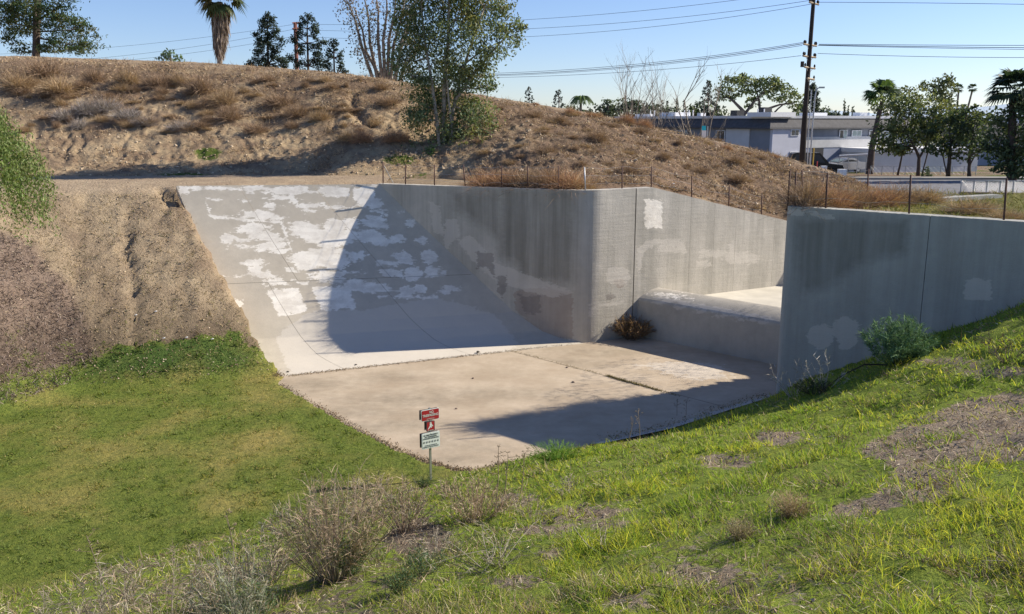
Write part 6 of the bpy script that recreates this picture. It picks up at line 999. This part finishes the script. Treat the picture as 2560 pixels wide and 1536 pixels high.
# weeds in the floor joint, debris on the concrete
jb = MB(); P_ = [atz(x, y) for x, y in [(1285,879),(1400,910),(1480,930),(1560,953)]]; P2 = [atz(x, y) for x, y in [(1520,941),(1545,949),(1575,957),(1610,966),(1650,978),(1700,992)]]; B = []; 
for q0_, q1_, n_ in [(a, b, 60) for a, b in zip(P_[:-1], P_[1:])]+[(a, b, 260) for a, b in zip(P2[:-2], P2[1:-1])]+[(P2[-2], P2[-1], 60)]:
    for i in range(n_): q = q0_.lerp(q1_, random.random()); B.append((q[0]+random.gauss(0,.03), q[1]+random.gauss(0,.03), 0))
B = np.array(B); X, Y = B[:, 0], B[:, 1]; nb = len(B); D = rng.normal(size=(nb, 3)); D[:, 2] = np.abs(D[:, 2])+.4; D /= np.linalg.norm(D, axis=1)[:, None]; V, Q, T, cc = ribbons(B, D, .03+.08*rng.random(nb), .014, .5, np.array([(.20,.17,.07),(.13,.12,.05),(.26,.21,.12)])[rng.integers(0, 3, nb)]); tag(mk('joint_weeds', V, [Q, T], M['dry'], cols={'Col': cc}), kind='stuff')
# leaf litter along the concrete edges
def litter(name, path, n, wd, cols, z=.012, size=.035):
    B = []; 
    for i in range(n): s = random.random()*(len(path)-1); j = int(s); a = path[j]; b = path[j+1]; t_ = s-j; B.append([a[0]+(b[0]-a[0])*t_+random.gauss(0, wd), a[1]+(b[1]-a[1])*t_+random.gauss(0, wd), (a[2]+(b[2]-a[2])*t_ if len(a) > 2 else 0)+z+random.random()*.02])
    V, Q, cc = leaves(np.array(B), size, np.array(cols)[rng.integers(0, len(cols), n)], 0, 1.4); tag(mk(name, V, [Q], M['dry'], cols={'Col': cc}), kind='stuff')
litter('leaf_litter', [(p[0], p[1]) for p in lawn_edge], 4200, .10, [(.16,.11,.07),(.24,.17,.11),(.32,.25,.17),(.10,.08,.05)]); litter('edge_litter', [(e[0]-.08, e[1]-.05, e[2]+.03) for e in Ledge], 2600, .10, [(.22,.16,.10),(.34,.26,.17),(.14,.10,.07)])
litter('toe_silt', [(-7.3,27.75,0),(-4.2,29.1,0),(-1,30.5,0),(2.2,31.95,0)], 2600, .07, [(.22,.16,.11),(.16,.12,.08),(.30,.23,.15)], z=.004, size=.03); litter('kerb_litter', [(x+.1, y-.05, .2) for x, y in toe[1:5]], 900, .12, [(.2,.2,.1),(.24,.17,.11)])
for i_, (px, py, w_, lb) in enumerate([(1096,848,9,'small dark stone on the apron, second from the left along the toe'),(1050+145,881,9,'small dark stone at the apron toe, rightmost'),(890,914,9,'small dark stone at the apron toe, middle'),(720,932,10,'small dark stone at the apron toe, leftmost'),(1183,947,8,'dark pebble on the floor left of the joint'),(1140,1023,8,'dark pebble in the middle of the floor'),(1418,920,8,'dark pebble beside the floor joint'),(1433,957,9,'flat dark chip on the floor below the joint')]):
    p = hit(px, py) if False else atz(px, py, .0)
    if i_ < 3 and py < 900: p = atz(px, py, .05)
    k = math.dist(p, (0,0,CH))/FPX*w_*.5; m = MB(); n_ = 7; V = [(math.cos(a*6.283/n_)*k*random.uniform(.7,1.2), math.sin(a*6.283/n_)*k*random.uniform(.7,1.2), 0) for a in range(n_)]; V += [(x*.6, y*.6, k*.7) for x, y, _ in V]; V.append((0,0,k*.85)); m.add(V, Q=[(a, (a+1) % n_, n_+(a+1) % n_, n_+a) for a in range(n_)], T=[(n_+a, n_+(a+1) % n_, 2*n_) for a in range(n_)]); o = m.build('stone', M['dirty'] if i_ > 3 else M['joint']); o.location = p; tag(o, lb, 'stone')
wh = [(340,792,'white litter scrap on the weedy bank, left of the row'),(410,850,'white litter scrap beside the green weeds'),(467,848,'largest white scrap at the upper edge of the green weeds'),(531,852,'white scrap nearest the apron'),(390,783,'pale scrap above the weed line'),(1684,463,'white plastic scrap on the embankment above the channel wall')]
for px, py, lb in wh:
    p = hit(px, py); m = MB(); s_ = .05; m.add([(-s_,-s_*.6,0),(s_,-s_*.5,.01),(s_*.8,s_*.6,.02),(-s_*.7,s_*.7,.0),(0,0,s_*.7)], T=[(0,1,4),(1,2,4),(2,3,4),(3,0,4)]); o = m.build('litter_scrap', M['white']); o.location = (p[0], p[1], p[2]+.05); tag(o, lb, 'litter')
